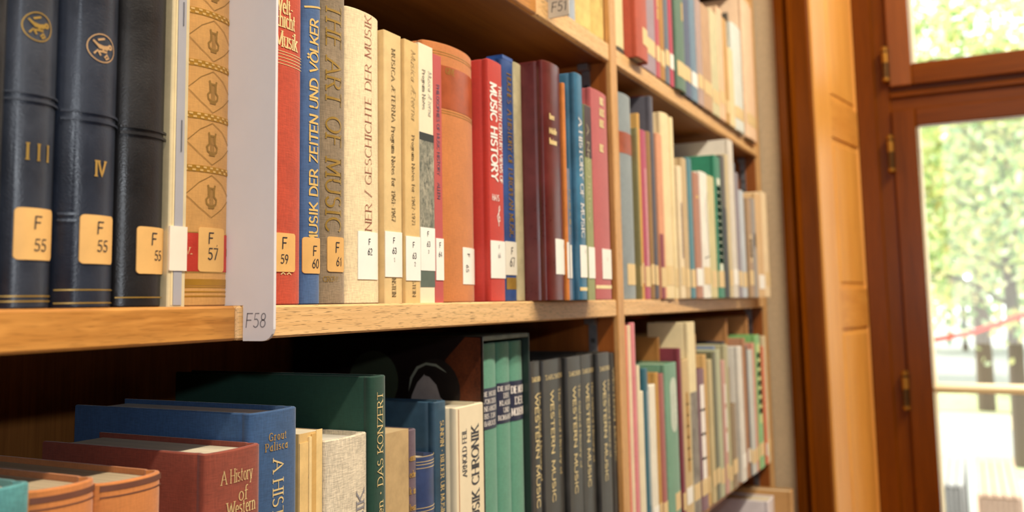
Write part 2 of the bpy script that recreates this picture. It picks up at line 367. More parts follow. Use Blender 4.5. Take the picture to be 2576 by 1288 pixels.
# ------------------------------------------------------------------ books
ALL_LABELS = []; DEBUG = False
class Book:
    def __init__(s, label, x0, x1, ys, zb, zt, mat, kind='hard', depth=0.16, bulge=None, page='#e9dcc0', group=None, name='book', cat='book', cap=True):
        s.x0, s.x1 = x0+0.00025, x1-0.00025
        s.W = s.x1-s.x0; s.ys, s.zb, s.zt, s.depth, s.kind = ys, zb, zt, depth, kind
        s.bulge = {'hard': 0.0012, 'round': 0.22*s.W, 'paper': 0.0, 'flat': 0.0004}[kind] if bulge is None else bulge
        s.o = ((s.x0+s.x1)/2, ys+depth/2, zb)
        s.root = empty(name, s.o)
        tag(s.root, label, cat, group); ALL_LABELS.append((s.root, label))
        s.mat = mat
        s._cover(); s._pages(page)
    def sy(s, u):
        t = 2*u/s.W-1; return s.ys+s.bulge*abs(t)**2.3
    def P(s, u, v, eps=0.0):
        """point on the spine: u metres from the left edge, v absolute height"""
        du = s.W*0.02; t = (s.sy(min(u+du, s.W))-s.sy(max(u-du, 0)))/(2*du) if s.bulge > 0.0015 else 0
        L = math.hypot(1, t)
        return (s.x0+u+eps*t/L, s.sy(u)-eps/L, v)
    def _outline(s, inset=0.0):
        x0, x1, yb = s.x0+inset, s.x1-inset, s.ys+s.depth-0*inset
        W = s.W; n = 14 if s.bulge > 0.002 else 5
        sp = []
        for i in range(n+1):
            u = inset+(W-2*inset)*i/n; px, py, _ = s.P(u, 0, 0); sp.append((px, s.sy(u)+inset))
        if s.kind == 'paper':
            return [(x0, yb)]+[(x0, sp[0][1]+0.0006)]+[(sp[0][0]+0.0006, sp[0][1])]+sp[1:-1]+[(sp[-1][0]-0.0006, sp[-1][1])]+[(x1, sp[-1][1]+0.0006), (x1, yb)]
        jb = s.ys+s.bulge; g = min(0.0014, W*0.08)
        r = min(0.0012, W*0.1)
        L = [(x0, yb), (x0, jb+0.0115), (x0+g*0.5, jb+0.0095), (x0+g, jb+0.008), (x0+g*0.5, jb+0.006), (x0, jb+0.0045), (x0, sp[0][1]+r)]
        Rr = [(x1, sp[-1][1]+r), (x1, jb+0.0045), (x1-g*0.5, jb+0.006), (x1-g, jb+0.008), (x1-g*0.5, jb+0.0095), (x1, jb+0.0115), (x1, yb)]
        return L+[(sp[0][0]+r*0.6, sp[0][1]+0.0002)]+sp[1:-1]+[(sp[-1][0]-r*0.6, sp[-1][1]+0.0002)]+Rr
    def _cover(s):
        th = 0.0005 if s.kind == 'paper' else min(0.0026, s.W*0.16)
        b = 0.0 if s.kind == 'paper' else min(0.0009, th*0.4)
        out = s._outline(0); ins = s._outline(th); mid = s._outline(b) if b else None
        n = len(out); mb = MB()
        lv = [(mid, s.zb), (out, s.zb+b), (out, s.zt-b), (mid, s.zt)] if b else [(out, s.zb), (out, s.zt)]
        vs = [(x, y, z) for pl, z in lv for x, y in pl]+[(x, y, z) for z in (s.zt, s.zb) for x, y in ins]
        k = len(lv)+2; fs = []
        for j in range(k):
            a, c = j*n, ((j+1) % k)*n
            for i in range(n-1): fs.append((a+i, a+i+1, c+i+1, c+i))
        fs.append(tuple(j*n for j in range(k))); fs.append(tuple(j*n+n-1 for j in range(k))[::-1])
        mb.add(vs, fs)
        s.cover = mb.build('cover', s.mat, s.root, s.o, smooth=38)
    def _pages(s, c):
        th = 0.0007 if s.kind == 'paper' else min(0.0028, s.W*0.18)
        ins = s._outline(th); dz = 0.0002 if s.kind == 'paper' else 0.0035
        back = s.ys+s.depth-(0.0005 if s.kind == 'paper' else 0.004)
        pts = [(x, min(y, back)) for x, y in ins]
        mb = MB(); mb.prism(pts, s.zb+dz, s.zt-dz)
        s.pg = mb.build('page_block', pages(c), s.root, s.o, smooth=30)
    # --- things fixed to the spine
    def patch(s, u0, u1, v0, v1, mat, name='band', eps=0.0003, rad=0.0, parent=None, tilt=0.0, label=None):
        mb = MB(); nu = 10 if s.bulge > 0.002 else 3
        lv = [v0, v1]
        if rad: lv = [v0+rad*(1-math.cos(math.radians(a))) for a in (0, 22, 45, 67, 90)]; lv = lv+[v1-(q-v0) for q in lv[::-1]]
        vs = []
        for v in lv:
            e = 0
            if rad:
                d = min(v-v0, v1-v)
                if d < rad: e = rad-math.sqrt(max(0, rad*rad-(rad-d)**2))
            for i in range(nu+1):
                u = u0+e+(u1-u0-2*e)*i/nu
                vs.append(s.P(min(max(u+tilt*(v-v0), 0.0), s.W), v, eps))
        n = nu+1; m = len(lv); fs = [(j*n+i, j*n+i+1, (j+1)*n+i+1, (j+1)*n+i) for j in range(m-1) for i in range(nu)]
        # a thin edge so that the piece has thickness
        ring = [i for i in range(n)]+[j*n+n-1 for j in range(1, m)]+[(m-1)*n+i for i in range(n-2, -1, -1)]+[j*n for j in range(m-2, 0, -1)]
        base = len(vs)
        cu = 0
        for r in ring:
            x, y, z = vs[r]; vs.append((x, y+eps*0.95, z))
        fs += [(ring[i], base+i, base+(i+1) % len(ring), ring[(i+1) % len(ring)]) for i in range(len(ring))]
        mb.add(vs, fs)
        o = mb.build(name, mat, parent or s.root, s.o, smooth=40)
        if label: o['label'] = label
        return o
    def strokes(s, pls, mat, fn, name='lettering', parent=None):
        mb = MB()
        for p, tk, tn in pls: ribbon(mb, p, tk, tn, fn)
        if not mb.v: return None
        return mb.build(name, mat, parent or s.root, s.o)
    def text(s, txt, u, v, size, mat, way='h', style='serif', weight=1.0, length=None, slant=0.0, track=0.12, eps=0.00045, name='title_lettering', parent=None, center=False):
        st, L, tk, tn = text_strokes(txt, size, style, weight, length, slant, track)
        off = -L/2 if center else 0
        def cl(a): return min(max(a, 0.0002), s.W-0.0002)
        if way == 'h': fn = lambda a, b: s.P(cl(u+a+off), v+b, eps)
        elif way == 'down': fn = lambda a, b: s.P(cl(u+b), v-a-off, eps)
        else: fn = lambda a, b: s.P(cl(u-b), v+a+off, eps)
        return s.strokes([(p, w or tk, w or tn) for p, w in st], mat, fn, name, parent)
    # pixel -> spine coordinates
    def uv(s, px, py):
        u = 0.0; bd = 1e9; v = atY(px, py, s.ys)[2]
        for k in range(3):
            bd = 1e9
            for i in range(61):
                d = abs(proj(s.P(s.W*i/60, v))[0]-px)
                if d < bd: bd, u = d, s.W*i/60
            v = atY(px, py, s.sy(u))[2]
        return u, v
    def plabel(s, px0, py0, px1, py1, lines=(), tan=True, style='hand', weight=1.0, ink=None, mat=None, size=None, tilt=0.0):
        """call-number label given by its corners in the photograph"""
        u0, a = s.uv(px0, py0); u1, b = s.uv(px1, py0); _, v1 = s.uv((px0+px1)/2, py0); _, v0 = s.uv((px0+px1)/2, py1)
        u0 = max(u0, 0.0001); u1 = min(u1, s.W-0.0001)
        lb = s.patch(u0, u1, v0, v1, mat or (TANLABEL if tan else WHITELABEL), 'call_number_label', 0.0007, rad=0.0022 if tan else 0.0, tilt=tilt)
        w, h = u1-u0, v1-v0
        if lines:
            mb_ = []
            for (t, fu, fv, fs) in lines:   # text, centre in width 0..1, baseline in height 0..1, cap height as a share of the label height
                st, L, tk, tn = text_strokes(t, h*fs, style, weight, None, 0.04 if style == 'hand' else 0)
                L2 = min(L, w*0.92); k = L2/L
                for p, wd in st: mb_.append(([(u0+w*fu-L2/2+a*k, v0+h*fv+b) for a, b in p], wd or tk, wd or tn))
            s.strokes(mb_, ink or INK, lambda a, b: s.P(min(max(a, 0.0001), s.W-0.0001), b, 0.0010), 'call_number', lb)
        return lb
    def lines(s, v, mat, widths, u0=0.0, u1=None, name='gilt_line'):
        for dv, w in widths: s.patch(max(u0, 0.0002), (u1 or s.W)-0.0002, v+dv-w/2, v+dv+w/2, mat, name, 0.00025)

def row(specs, zb, ref, group, ys0, defaults):
    """lay books side by side. spec: dict with r = right edge pixel, optional l = left edge pixel, p = pixel where the spine starts
    when the book stands proud of its left neighbour, top = pixel row of its top, ys = spine depth"""
    out = []; xprev = None; yprev = ys0
    for i, d in enumerate(specs):
        d = {**defaults, **d}
        rf = ref if not callable(ref) else None
        R = lambda px: d.get('ref') or (ref(px) if callable(ref) else ref)
        base = d.get('ys', yprev)                     # spine plane; by default flush with the left neighbour
        if 'ramp' in d: r0, r1, ya, yb = d['ramp']; base = ya+(yb-ya)*(d['r']-r0)/(r1-r0)
        ys = base+d.get('rec', 0.0); yx = base
        if 'l' in d: xl = atY(d['l'], R(d['l']), yx if 'p' not in d else yprev)[0]
        else: xl = xprev
        if xprev is not None: xl = max(xl, xprev)
        if 'p' in d: ys = atX(d['p'], R(d['p']), xl)[1]
        xr = max(atY(d['r'], R(d['r']), (ys if 'p' in d else yx)+0.7*(d.get('bulge') or 0))[0], xl+0.004)
        pm = (d.get('l', d['r']-10)+d['r'])/2
        zt = d['zt'] if 'zt' in d else atY(d.get('tx', d['r']), d['top'], ys)[2]
        b = Book(d['label'], xl, xr, ys, zb, zt, d['mat'], d.get('kind', 'hard'), d.get('depth', 0.155), d.get('bulge'), d.get('page', '#e9dcc0'), group, d.get('name', 'book'), d.get('cat', 'book'))
        b.d = d; out.append(b); xprev = xr; yprev = base if 'p' not in d else ys
        if DEBUG: print('BK %-34s x %.4f %.4f w%.1fmm ys %.4f px %.0f..%.0f (r %s) zt %.3f' % (d['label'][:34], xl, xr, 1000*(xr-xl), ys, proj((xl, ys, zb+.05))[0], proj((xr, ys, zb+.05))[0], d['r'], zt))
    return out

# ------------------------------------------------------------------ room shell
FLOOR, CEIL = -1.45, 1.9
XL, XE, YB, YO = -3.0, 2.135, 0.30, -4.2
PAINT = plain('#c6b292', 0.75); PLASTER = plain('#d9cdb8', 0.8); PANEL = plain('#8a6a48', 0.7)
def structure(name, boxes, mat):
    mb = MB()
    for a, b in boxes: mb.box(a, b)
    return tag(mb.build(name, mat), kind='structure')
structure('floor', [((XL-0.3, YO-0.3, FLOOR-0.1), (2.7, YB+0.2, FLOOR))], wood('#7a4f2a', '#5a371b', 0, 0.4))
structure('ceiling', [((XL-0.3, YO-0.3, CEIL), (2.7, YB+0.2, CEIL+0.15))], PLASTER)
structure('wall_back', [((XL-0.3, YB, FLOOR), (2.7, YB+0.2, CEIL))], PAINT)
# opposite wall, end wall with the window, far left wall with a tall opening
structure('wall_opposite', [((XL-0.3, YO-0.3, FLOOR), (2.7, YO, CEIL))], PANEL)
structure('wall_left', [((XL-0.3, YO, FLOOR), (XL, -1.5, CEIL)), ((XL-0.3, -0.3, FLOOR), (XL, YB, CEIL)),
    ((XL-0.3, -1.5, FLOOR), (XL, -0.3, -0.4)), ((XL-0.3, -1.5, 1.4), (XL, -0.3, CEIL))], PANEL)
WY0, WY1 = -0.128, -1.36            # clear opening of the casing in the end wall
WZ0, WZ1 = -0.95, 1.45
mb = MB()
mb.prism([(XE, YB), (XE, WY0+0.006), (2.72, WY0+0.006-0.585*0.172), (2.72, YB)], FLOOR, CEIL)
mb.prism([(XE, WY1-0.006), (XE, YO), (2.72, YO), (2.72, WY1-0.006+0.585*0.172)], FLOOR, CEIL)
mb.box((XE, WY1+0.0, FLOOR), (2.72, WY0, WZ0-0.01)); mb.box((XE, WY1, WZ1+0.01), (2.72, WY0, CEIL))
tag(mb.build('wall_end', PAINT), kind='structure')

DARKW = wood('#7a3d05', '#582a03', 2, 0.26, scale=0.6, spec=0.22)
DARKWH = wood('#7a3d05', '#582a03', 1, 0.26, scale=0.6, spec=0.22)
HONEY = wood('#eeb055', '#d8923a', 2, 0.42, scale=0.7, spec=0.6)
HONEYX = wood('#e8a84e', '#cf8836', 0, 0.42, scale=0.7, spec=0.6)
# moulded casing round the window recess: flat board with beads along both edges
def casing(name, y0, y1):
    mb = MB(); t = 0.02
    prof = [(y0, 0), (y0, t*0.9), (y0+(y1-y0)*0.08, t), (y0+(y1-y0)*0.26, t), (y0+(y1-y0)*0.29, t*0.55), (y0+(y1-y0)*0.33, t*0.75), (y0+(y1-y0)*0.42, t*1.25),
            (y0+(y1-y0)*0.5, t*0.85), (y0+(y1-y0)*0.53, t*0.6), (y0+(y1-y0)*0.93, t*0.6), (y0+(y1-y0)*0.97, t*0.5), (y1, 0)]
    mb.prism([(XE-d, y) for y, d in prof], FLOOR, WZ1+0.09)
    return tag(mb.build(name, DARKW, smooth=30), kind='structure')
casing('trim_1', -0.050, WY0+0.001); casing('trim_2', WY1-0.08, WY1-0.001)
mb = MB(); mb.box((XE-0.02, WY1-0.08, WZ1), (XE, -0.05, WZ1+0.1)); tag(mb.build('trim_3', DARKWH), kind='structure')
# splayed, panelled lining of the recess
def lining(name, ya, sgn):
    root = empty(name, (XE, ya, WZ0)); tag(root, kind='structure'); o = (XE, ya, WZ0)
    dx, dy = 0.36, 0.062*sgn; L = math.hypot(dx, dy); ex, ey = dx/L, dy/L; nx, ny = (ey, -ex) if sgn < 0 else (-ey, ex)
    def Q(s, n, z): return (XE+ex*s+nx*n, ya+ey*s+ny*n, z)
    def slab(nm, s0, s1, z0, z1, n0, n1, bev=0.0, mat=HONEY):
        mb = MB(); v = []
        for n_, e in ((n0, 0), (n1, bev)):
            v += [Q(s0+e, n_, z0+e), Q(s1-e, n_, z0+e), Q(s1-e, n_, z1-e), Q(s0+e, n_, z1-e)]
        mb.add(v, [(0, 1, 2, 3), (4, 5, 6, 7), (0, 1, 5, 4), (1, 2, 6, 5), (2, 3, 7, 6), (3, 0, 4, 7)])
        return mb.build(nm, mat, root, o)
    slab('backing_board', 0, L, FLOOR, WZ1, -0.004, 0.0)
    slab('stile', 0, 0.11, FLOOR, WZ1, 0, 0.0045, 0.0008); slab('stile', L-0.035, L, FLOOR, WZ1, 0, 0.0045, 0.0008)
    rails = [(0.385, 0.48), (-0.075, 0.02), (-1.0, -0.92), (1.32, 1.45)]
    for a, b in rails: slab('rail', 0.11, L-0.035, a, b, 0, 0.0045, 0.0008, HONEYX)
    for a, b in ((0.48, 1.32), (0.02, 0.385), (-0.92, -0.075)):
        slab('raised_panel', 0.122, L-0.045, a+0.012, b-0.012, 0, 0.0035, 0.004)
    return root
lining('trim_4', WY0, -1); lining('trim_5', WY1, 1)
mb = MB(); mb.box((XE, WY1, WZ1-0.002), (2.47, WY0, WZ1+0.01)); tag(mb.build('trim_6', HONEYX), kind='structure')
mb = MB(); mb.box((XE-0.04, WY1-0.03, WZ0-0.035), (2.47, WY0+0.03, WZ0)); tag(mb.build('trim_7', HONEYX), kind='structure')

# ------------------------------------------------------------------ window in the end wall
XW = 2.47
win = empty('window_1', (XW, -0.744, WZ0)); tag(win, kind='structure'); wo = (XW, -0.744, WZ0)
def wpart(name, boxes, mat, parent=win, bev=0.003):
    mb = MB()
    for a, b in boxes: mb.box(a, b, bev)
    return mb.build(name, mat, parent, wo)
yl, yr = -0.188, -1.30
wpart('frame_post', [((XW, yl-0.085, WZ0), (XW+0.08, yl, WZ1))], DARKW)
wpart('frame_post', [((XW+0.012, yl-0.05, WZ0), (XW+0.02, yl-0.046, WZ1))], DARKW, bev=0)
wpart('frame_post', [((XW, yr, WZ0), (XW+0.08, yr+0.085, WZ1))], DARKW)
wpart('bead', [((XW-0.008, yl-0.05, WZ0), (XW+0.01, yl, WZ1))], DARKW, bev=0.004)
wpart('transom', [((XW+0.004, yr+0.08, 0.468), (XW+0.08, yl-0.08, 0.540))], DARKWH)
wpart('transom_moulding', [((XW-0.006, yr+0.08, 0.505), (XW+0.02, yl-0.08, 0.522))], DARKWH, bev=0.005)
wpart('frame_head', [((XW, yr+0.08, WZ1-0.06), (XW+0.08, yl-0.08, WZ1))], DARKWH)
wpart('frame_sill', [((XW, yr+0.08, WZ0), (XW+0.08, yl-0.08, WZ0+0.07))], DARKWH)
SASHU = wood('#8e4d12', '#763c0a', 2, 0.35, scale=0.6, spec=0.45)
GLASS, nt, b_ = newmat('window glass'); nt.nodes.remove(b_)
tr = node(nt, 'ShaderNodeBsdfTransparent'); gl = node(nt, 'ShaderNodeBsdfGlossy'); gl.inputs['Roughness'].default_value = 0.02
mx = node(nt, 'ShaderNodeMixShader'); mx.inputs[0].default_value = 0.05; tr.inputs[0].default_value = (0.97, 1.0, 0.98, 1)
nt.links.new(tr.outputs[0], mx.inputs[1]); nt.links.new(gl.outputs[0], mx.inputs[2]); nt.links.new(mx.outputs[0], nt.nodes['Material Output'].inputs[0])
def sash(ya, yb, z0, z1, st, rb, rt, x0, mat, mat_h):
    s_ = wpart('sash', [((x0, yb, z0), (x0+0.045, yb+st, z1)), ((x0, ya-st, z0), (x0+0.045, ya, z1))], mat)
    wpart('sash_rail', [((x0, yb+st, z0), (x0+0.042, ya-st, z0+rb))], mat_h, s_); wpart('sash_rail', [((x0, yb+st, z1-rt), (x0+0.042, ya-st, z1))], mat_h, s_)
    wpart('pane', [((x0+0.02, yb+st-0.005, z0+rb-0.005), (x0+0.024, ya-st+0.005, z1-rt+0.005))], GLASS, s_, 0)
    return s_
for k, (ya, yb) in enumerate(((-0.272, -0.743), (-0.745, -1.216))):
    sash(ya, yb, 0.535, 1.40, 0.054, 0.056, 0.06, XW-0.016, SASHU, DARKWH)
    sash(ya, yb, -0.89, 0.475, 0.056, 0.06, 0.046, XW-0.012, DARKW, DARKWH)
# brass knuckle hinges on the frame post
BRASS = plain('#a5752d', 0.35, 0.8); BRASSD = plain('#5d4325', 0.4, 0.8)
for zc, hh in ((0.594, 0.04), (0.361, 0.042), (-0.235, 0.042)):
    h = None
    mb = MB(); y = -0.266
    mb.tube([(XW-0.02, y, zc-hh), (XW-0.02, y, zc+hh)], 0.0085, 12)
    h = mb.build('hinge', BRASSD, win, wo, smooth=30)
    for a in (-hh, hh):
        mb = MB(); mb.tube([(XW-0.02, y, zc+a-0.008), (XW-0.02, y, zc+a-0.004), (XW-0.02, y, zc+a+0.004), (XW-0.02, y, zc+a+0.008)], [0.003, 0.0095, 0.0095, 0.003], 12); mb.build('finial', BRASS, h, wo, smooth=40)
    mb = MB(); mb.tube([(XW-0.021, y, zc+hh*0.1), (XW-0.021, y, zc+hh*0.75)], 0.0092, 12); mb.build('knuckle', BRASS, h, wo, smooth=30)
# pale outer window behind the inner one, with its glazing bar
CREAM = wood('#f6e6c8', '#ecd3aa', 2, 0.5); CREAMH = wood('#f0cfa4', '#e6bd8c', 1, 0.5)
w2 = empty('window_2', (2.60, -0.744, WZ0)); tag(w2, kind='structure'); wo2 = (2.60, -0.744, WZ0)
def w2part(name, a, b, mat):
    mb = MB(); mb.box(a, b, 0.003); return mb.build(name, mat, w2, wo2)
for ya, yb in ((-0.330, -0.295), (-0.765, -0.73), (-1.18, -1.145)): w2part('outer_stile', (2.585, ya, WZ0), (2.715, yb, WZ1), CREAM)
w2part('glazing_bar', (2.585, -1.18, -0.2515), (2.735, -0.31, -0.238), CREAMH)
w2part('outer_head', (2.585, -1.18, WZ1-0.08), (2.625, -0.31, WZ1), CREAMH); w2part('outer_sill', (2.585, -1.18, WZ0), (2.625, -0.31, WZ0+0.06), CREAMH)

# ------------------------------------------------------------------ bookcase
BACK = 0.275
OAK = wood('#ecc48c', '#d8a566', 0, 0.5, pore=0.75, scale=1.0)
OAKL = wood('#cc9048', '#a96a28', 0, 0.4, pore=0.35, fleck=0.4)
OAKB = wood('#84501c', '#683a10', 0, 0.5)
OAKV = wood('#dcae74', '#bd8648', 2, 0.5, pore=0.4)
OAKS = wood('#a05a1f', '#7d4112', 2, 0.45)
case = empty('bookcase', (1.1, BACK/2, FLOOR))
tag(case, 'oak bookcase with adjustable shelves running along the wall to the window', 'bookcase')
co = (1.1, BACK/2, FLOOR)
def cpart(name, a, b, mat, parent=case, bev=0.0012):
    mb = MB(); mb.box(a, b, bev); return mb.build(name, mat, parent, co)
UPX0, UPX1 = 1.1335, 1.1585
def upright(x0, x1):
    u = cpart('upright', (x0, 0.006, FLOOR+0.0), (x1, BACK, 1.3), OAKS)
    cpart('upright_edge', (x0, -0.0015, FLOOR+0.0), (x1, 0.0065, 1.3), OAKV, u)
upright(UPX0, UPX1); upright(2.1025, 2.1265); upright(0.110, 0.135)
cpart('back_panel', (0.111, BACK, FLOOR), (2.126, BACK+0.015, 1.3), wood('#a5672e', '#85501f', 2, 0.6))
def shelf(x0, x1, zt, zb, lips):
    s_ = cpart('shelf', (x0+0.001, 0.008, zb), (x1-0.001, BACK-0.002, zt), OAKB)
    for a, b, m in lips: cpart('lipping', (a+0.0003, 0.0, zb), (b-0.0003, 0.0085, zt), m, s_, 0.0016)
    return s_
ZM, ZU, ZL, ZT = 0.0015, 0.3530, -0.3480, 0.7040
JX = 0.434  # left of here the lip is darker oak: the marker board's shade, painted in
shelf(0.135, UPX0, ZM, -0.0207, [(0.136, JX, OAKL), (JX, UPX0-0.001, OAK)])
shelf(0.135, UPX0, ZU, 0.3275, [(0.136, 0.9, OAKL), (0.9, UPX0-0.001, OAK)])  # split by the upper marker board, whose shade is put into the darker lip
shelf(0.135, UPX0, ZL, -0.3700, [(0.136, UPX0-0.001, OAKL)])
shelf(UPX1, 2.1025, ZM, -0.0207, [(UPX1+0.001, 2.1015, OAK)])
shelf(UPX1, 2.1025, ZU, 0.3290, [(UPX1+0.001, 2.1015, OAK)])
shelf(UPX1, 2.1025, ZL-0.001, -0.3635, [(UPX1+0.001, 2.1015, OAKL)])
shelf(UPX1, 2.1025, ZT, 0.6820, [(UPX1+0.001, 2.1015, OAK)])
shelf(0.135, UPX0, ZT, 0.6820, [(0.136, UPX0-0.001, OAK)])
shelf(UPX1, 2.1025, -0.699, -0.7210, [(UPX1+0.001, 2.1015, OAK)])
shelf(0.135, UPX0, -0.699, -0.7210, [(0.136, UPX0-0.001, OAK)])
# steel strips let into the uprights, with the clips that carry the shelves
STEEL = plain('#9a9ba2', 0.35, 0.8)
for x in (UPX0, 2.1025):
    st = cpart('shelf_rail', (x-0.0022, 0.029, FLOOR), (x+0.0005, 0.041, 1.3), STEEL, bev=0.0004)
    for z in (0.3275, -0.0207, 0.682, -0.37):
        cpart('shelf_clip', (x-0.014, 0.027, z-0.010), (x-0.002, 0.043, z-0.0005), STEEL, st, 0.001)
        for k in range(5):
            cpart('slot', (x-0.0026, 0.032, z-0.035-0.022*k), (x-0.0021, 0.038, z-0.029-0.022*k), plain('#2b2a2c', 0.6), st, 0)

# ------------------------------------------------------------------ near bay, middle shelf
GM = 'books on the near middle shelf'
ZB = ZM
def ink_polys(b, polys, mat, w, name='gilt_ornament', parent=None):
    return b.strokes([(p, w, w) for p in polys], mat, lambda a, c: b.P(min(max(a, 0.0002), b.W-0.0002), c, 0.0004), name, parent)
def R(px): return 762
D0 = dict(depth=0.165)
LEATHB = leather('#2c313c', 0.36); LEATHB2 = leather('#262c39', 0.34); LEATHK = leather('#1c1b1d', 0.36)
near = row([
 dict(label='dark volume cut off at the left edge of the photo beside the volume marked III', l=-45, r=-1, zt=0.315, mat=LEATHK, kind='round', ys=0.012),
 dict(label='dark blue leather volume stamped III with gold emblem, F 55 label', l=2, r=133, zt=0.33, mat=LEATHB, kind='round', ys=0.010, bulge=0.009),
 dict(label='dark blue leather volume stamped IV with gold lamp emblem, F 55 label', l=146, r=289, zt=0.318, mat=LEATHB2, kind='round', ys=0.007, bulge=0.010),
 dict(label='black leather volume with flattened spine and F 55 label', l=300, r=411, zt=0.318, mat=LEATHK, kind='round', ys=0.009, bulge=0.006),
 dict(label='stapled pamphlet in grey folder with white tape around its foot', l=416, r=466, zt=0.30, mat=paper('#d8c69d', 0.7, 0.15), kind='paper', ys=0.0105, name='pamphlet'),
 dict(label='ochre volume with lyre lozenges down its spine, red title band, F 57 label', r=577, zt=0.3, mat=cloth('#c99553', 0.75, 0.5, 0.12), kind='round', ys=0.0115, bulge=0.005),
 dict(label='orange-red cloth book with gold Welt- Musik title, F 59 label', l=676, r=757, zt=0.3, mat=cloth('#b8462d', 0.85, 1.0, 0.12), kind='hard', ys=0.012, bulge=0.003),
 dict(label='blue cloth book lettered MUSIK DER ZEITEN UND VÖLKER, F 60 label', r=806, zt=0.292, mat=cloth('#45628f', 0.85, 0.8), ys=0.012, kind='hard', bulge=0.003),
 dict(label='grey-brown cloth book lettered THE ART OF MUSIC, F 61 label', r=870, zt=0.285, mat=cloth('#8c7a62', 0.85, 1.3), ys=0.012, kind='hard', bulge=0.004),
 dict(label='thick cream linen book lettered GESCHICHTE DER MUSIK, F 62 label', r=957, zt=0.243, mat=cloth('#eed9b0', 0.85, 1.0, 0.08), ys=0.012, kind='hard', bulge=0.004),
 dict(label='yellow paperback lettered MUSICA AETERNA, label F 63 1', l=957, p=968, r=1013, top=95, mat=paper('#e6c891', 0.75, 0.14), kind='paper', page='#e2c48c'),
 dict(label='yellow paperback in script lettering with label F 63 2', l=1013, p=1021, r=1058, top=115, mat=paper('#e2c084', 0.75, 0.14), kind='paper', page='#e2c48c'),
 dict(label='white paperback with black and white photo on its spine, F 63 3', r=1095, top=125, mat=paper('#f3e6c8', 0.6, 0.06), kind='paper'),
 dict(label='thin pinkish red paperback with F 64 label', r=1117, top=147, mat=paper('#bf5a58', 0.6, 0.05), kind='paper'),
 dict(label='thick orange-brown volume with darker title panel and slanted F 65 label', r=1202, top=103, tx=1110, mat=cloth('#c97d43', 0.7, 0.6, 0.08), kind='round', bulge=0.012, ys=0.016),
 dict(label='bright red book lettered MUSIC HISTORY in white, F 66 label', l=1200, p=1238, r=1273, top=146, tx=1230, mat=cloth('#c23a30', 0.6, 0.5, 0.06), bulge=0.001),
 dict(label='blue jacketed book A HISTORY OF EUROPEAN with worn top, F 67', r=1302, top=148, tx=1270, mat=leather('#2a4c88', 0.4, 0.3), bulge=0.001),
 dict(label='thin mottled beige book between blue jacket and maroon volume', r=1325, top=160, tx=1305, mat=paper('#c2b691', 0.8, 0.25)),
 dict(label='tall glossy maroon volume with three rows of gold lettering', l=1325, p=1386, r=1424, top=158, tx=1390, mat=leather('#5e2322', 0.3, 0.3), kind='round', bulge=0.004, depth=0.2),
 dict(label='thin orange book with small dark lettering beside maroon volume', r=1436, top=207, tx=1416, mat=cloth('#cf7d38', 0.7, 0.4)),
 dict(label='short slate-blue book with yellow lettering beside thin orange book', r=1443, top=428, mat=cloth('#7d8699', 0.75, 0.5)),
 dict(label='teal-blue book with pale vertical lettering and white label', l=1443, p=1463, r=1480, top=190, tx=1465, mat=leather('#3b7191', 0.4, 0.3), bulge=0.0015),
 dict(label='book with dark top and olive green lower spine lettered A New', r=1499, top=272, tx=1490, mat=paper('#9aa071', 0.6, 0.1), kind='paper'),
 dict(label='rose-red book with gold lettering, last before the upright', l=1497, p=1503, r=1541, top=236, tx=1520, mat=cloth('#b95c5e', 0.75, 0.4, 0.05), bulge=0.0015),
], ZB, 762, GM, 0.006, D0)
(b_edge, b55a, b55b, b55c, b56, b57, b59, b60, b61, b62, b631, b632, b633, b64, b65, b66, b67, bbei, b68, bor, bsl, bteal, bnew, brose) = near

def emblem(b, px, py, hw, hh, mat):
    u, v = b.uv(px, py); k = (b.uv(px+hw, py)[0]-u); kv = abs(b.uv(px, py-hh)[1]-v)
    ps = [[(u+x*k, v+y*kv) for x, y in arc(0, 0, 1, 1, 0, 360, 26)]]
    def T(p): return [(u+x*k, v+y*kv) for x, y in p]
    ink_polys(b, ps, mat, 0.0006)
    lamp = [T([(-.62, .42), (-.35, .2), (.1, .12), (.5, .22)]), T([(-.5, .3), (-.2, .0), (.35, -.02), (.5, .2)]), T([(-.3, .16), (0, .05), (.35, .12)]), T([(-.25, .08), (.3, .06)]),
            T([(.5, .2)]+[(.6+.14*math.cos(a), .2+.14*math.sin(a)) for a in np.linspace(3, -2.5, 8)]), T([(.05, 0), (.05, -.2)]), T([(-.2, -.25), (.3, -.22)]), T([(-.55, -.45), (-.35, -.2), (-.15, -.5)]), T([(.2, -.6), (.35, -.4), (.5, -.62), (.3, -.72)]), T([(-.3, .55), (.1, .7)])]
    ink_polys(b, lamp, mat, 0.0011)
emblem(b55a, 97, 68, 30, 36, GOLDDARK); emblem(b55b, 258, 122, 26, 35, plain('#c9a274', 0.4, 0.3))
u, v = b55a.uv(65, 400); b55a.text('III', u, v, 0.0085, GOLDDARK, style='serif', track=0.9, length=0.0125)
u, v = b55b.uv(238, 442); b55b.text('IV', u, v, 0.0085, GOLD, style='serif', length=0.0065)
def ridge(b, px, py, w=0.003, mat=None, u1=None):
    v = b.uv(px, py)[1]; b.patch(0.0006, (u1 or b.W)-0.0006, v-w/2, v+w/2, mat or b.mat, 'raised_band', 0.0012)
for py in (283, 303): ridge(b55b, 230, py, 0.0014)
for py in (540, 556): ridge(b55b, 225, py, 0.0014, u1=b55b.uv(203, 550)[0])
for py in (232, 250): ridge(b55a, 60, py, 0.0012)
for py in (322, 338): ridge(b55c, 355, py, 0.0014)
for b, px, pys in ((b55a, 70, (745, 758)), (b55b, 225, (729, 762)), (b55c, 370, (748,))):
    for py in pys: b.lines(b.uv(px, py)[1], GOLDDARK, [(0, 0.0007)])
HT = [('F', .5, .60, .24), ('55', .58, .18, .22)]
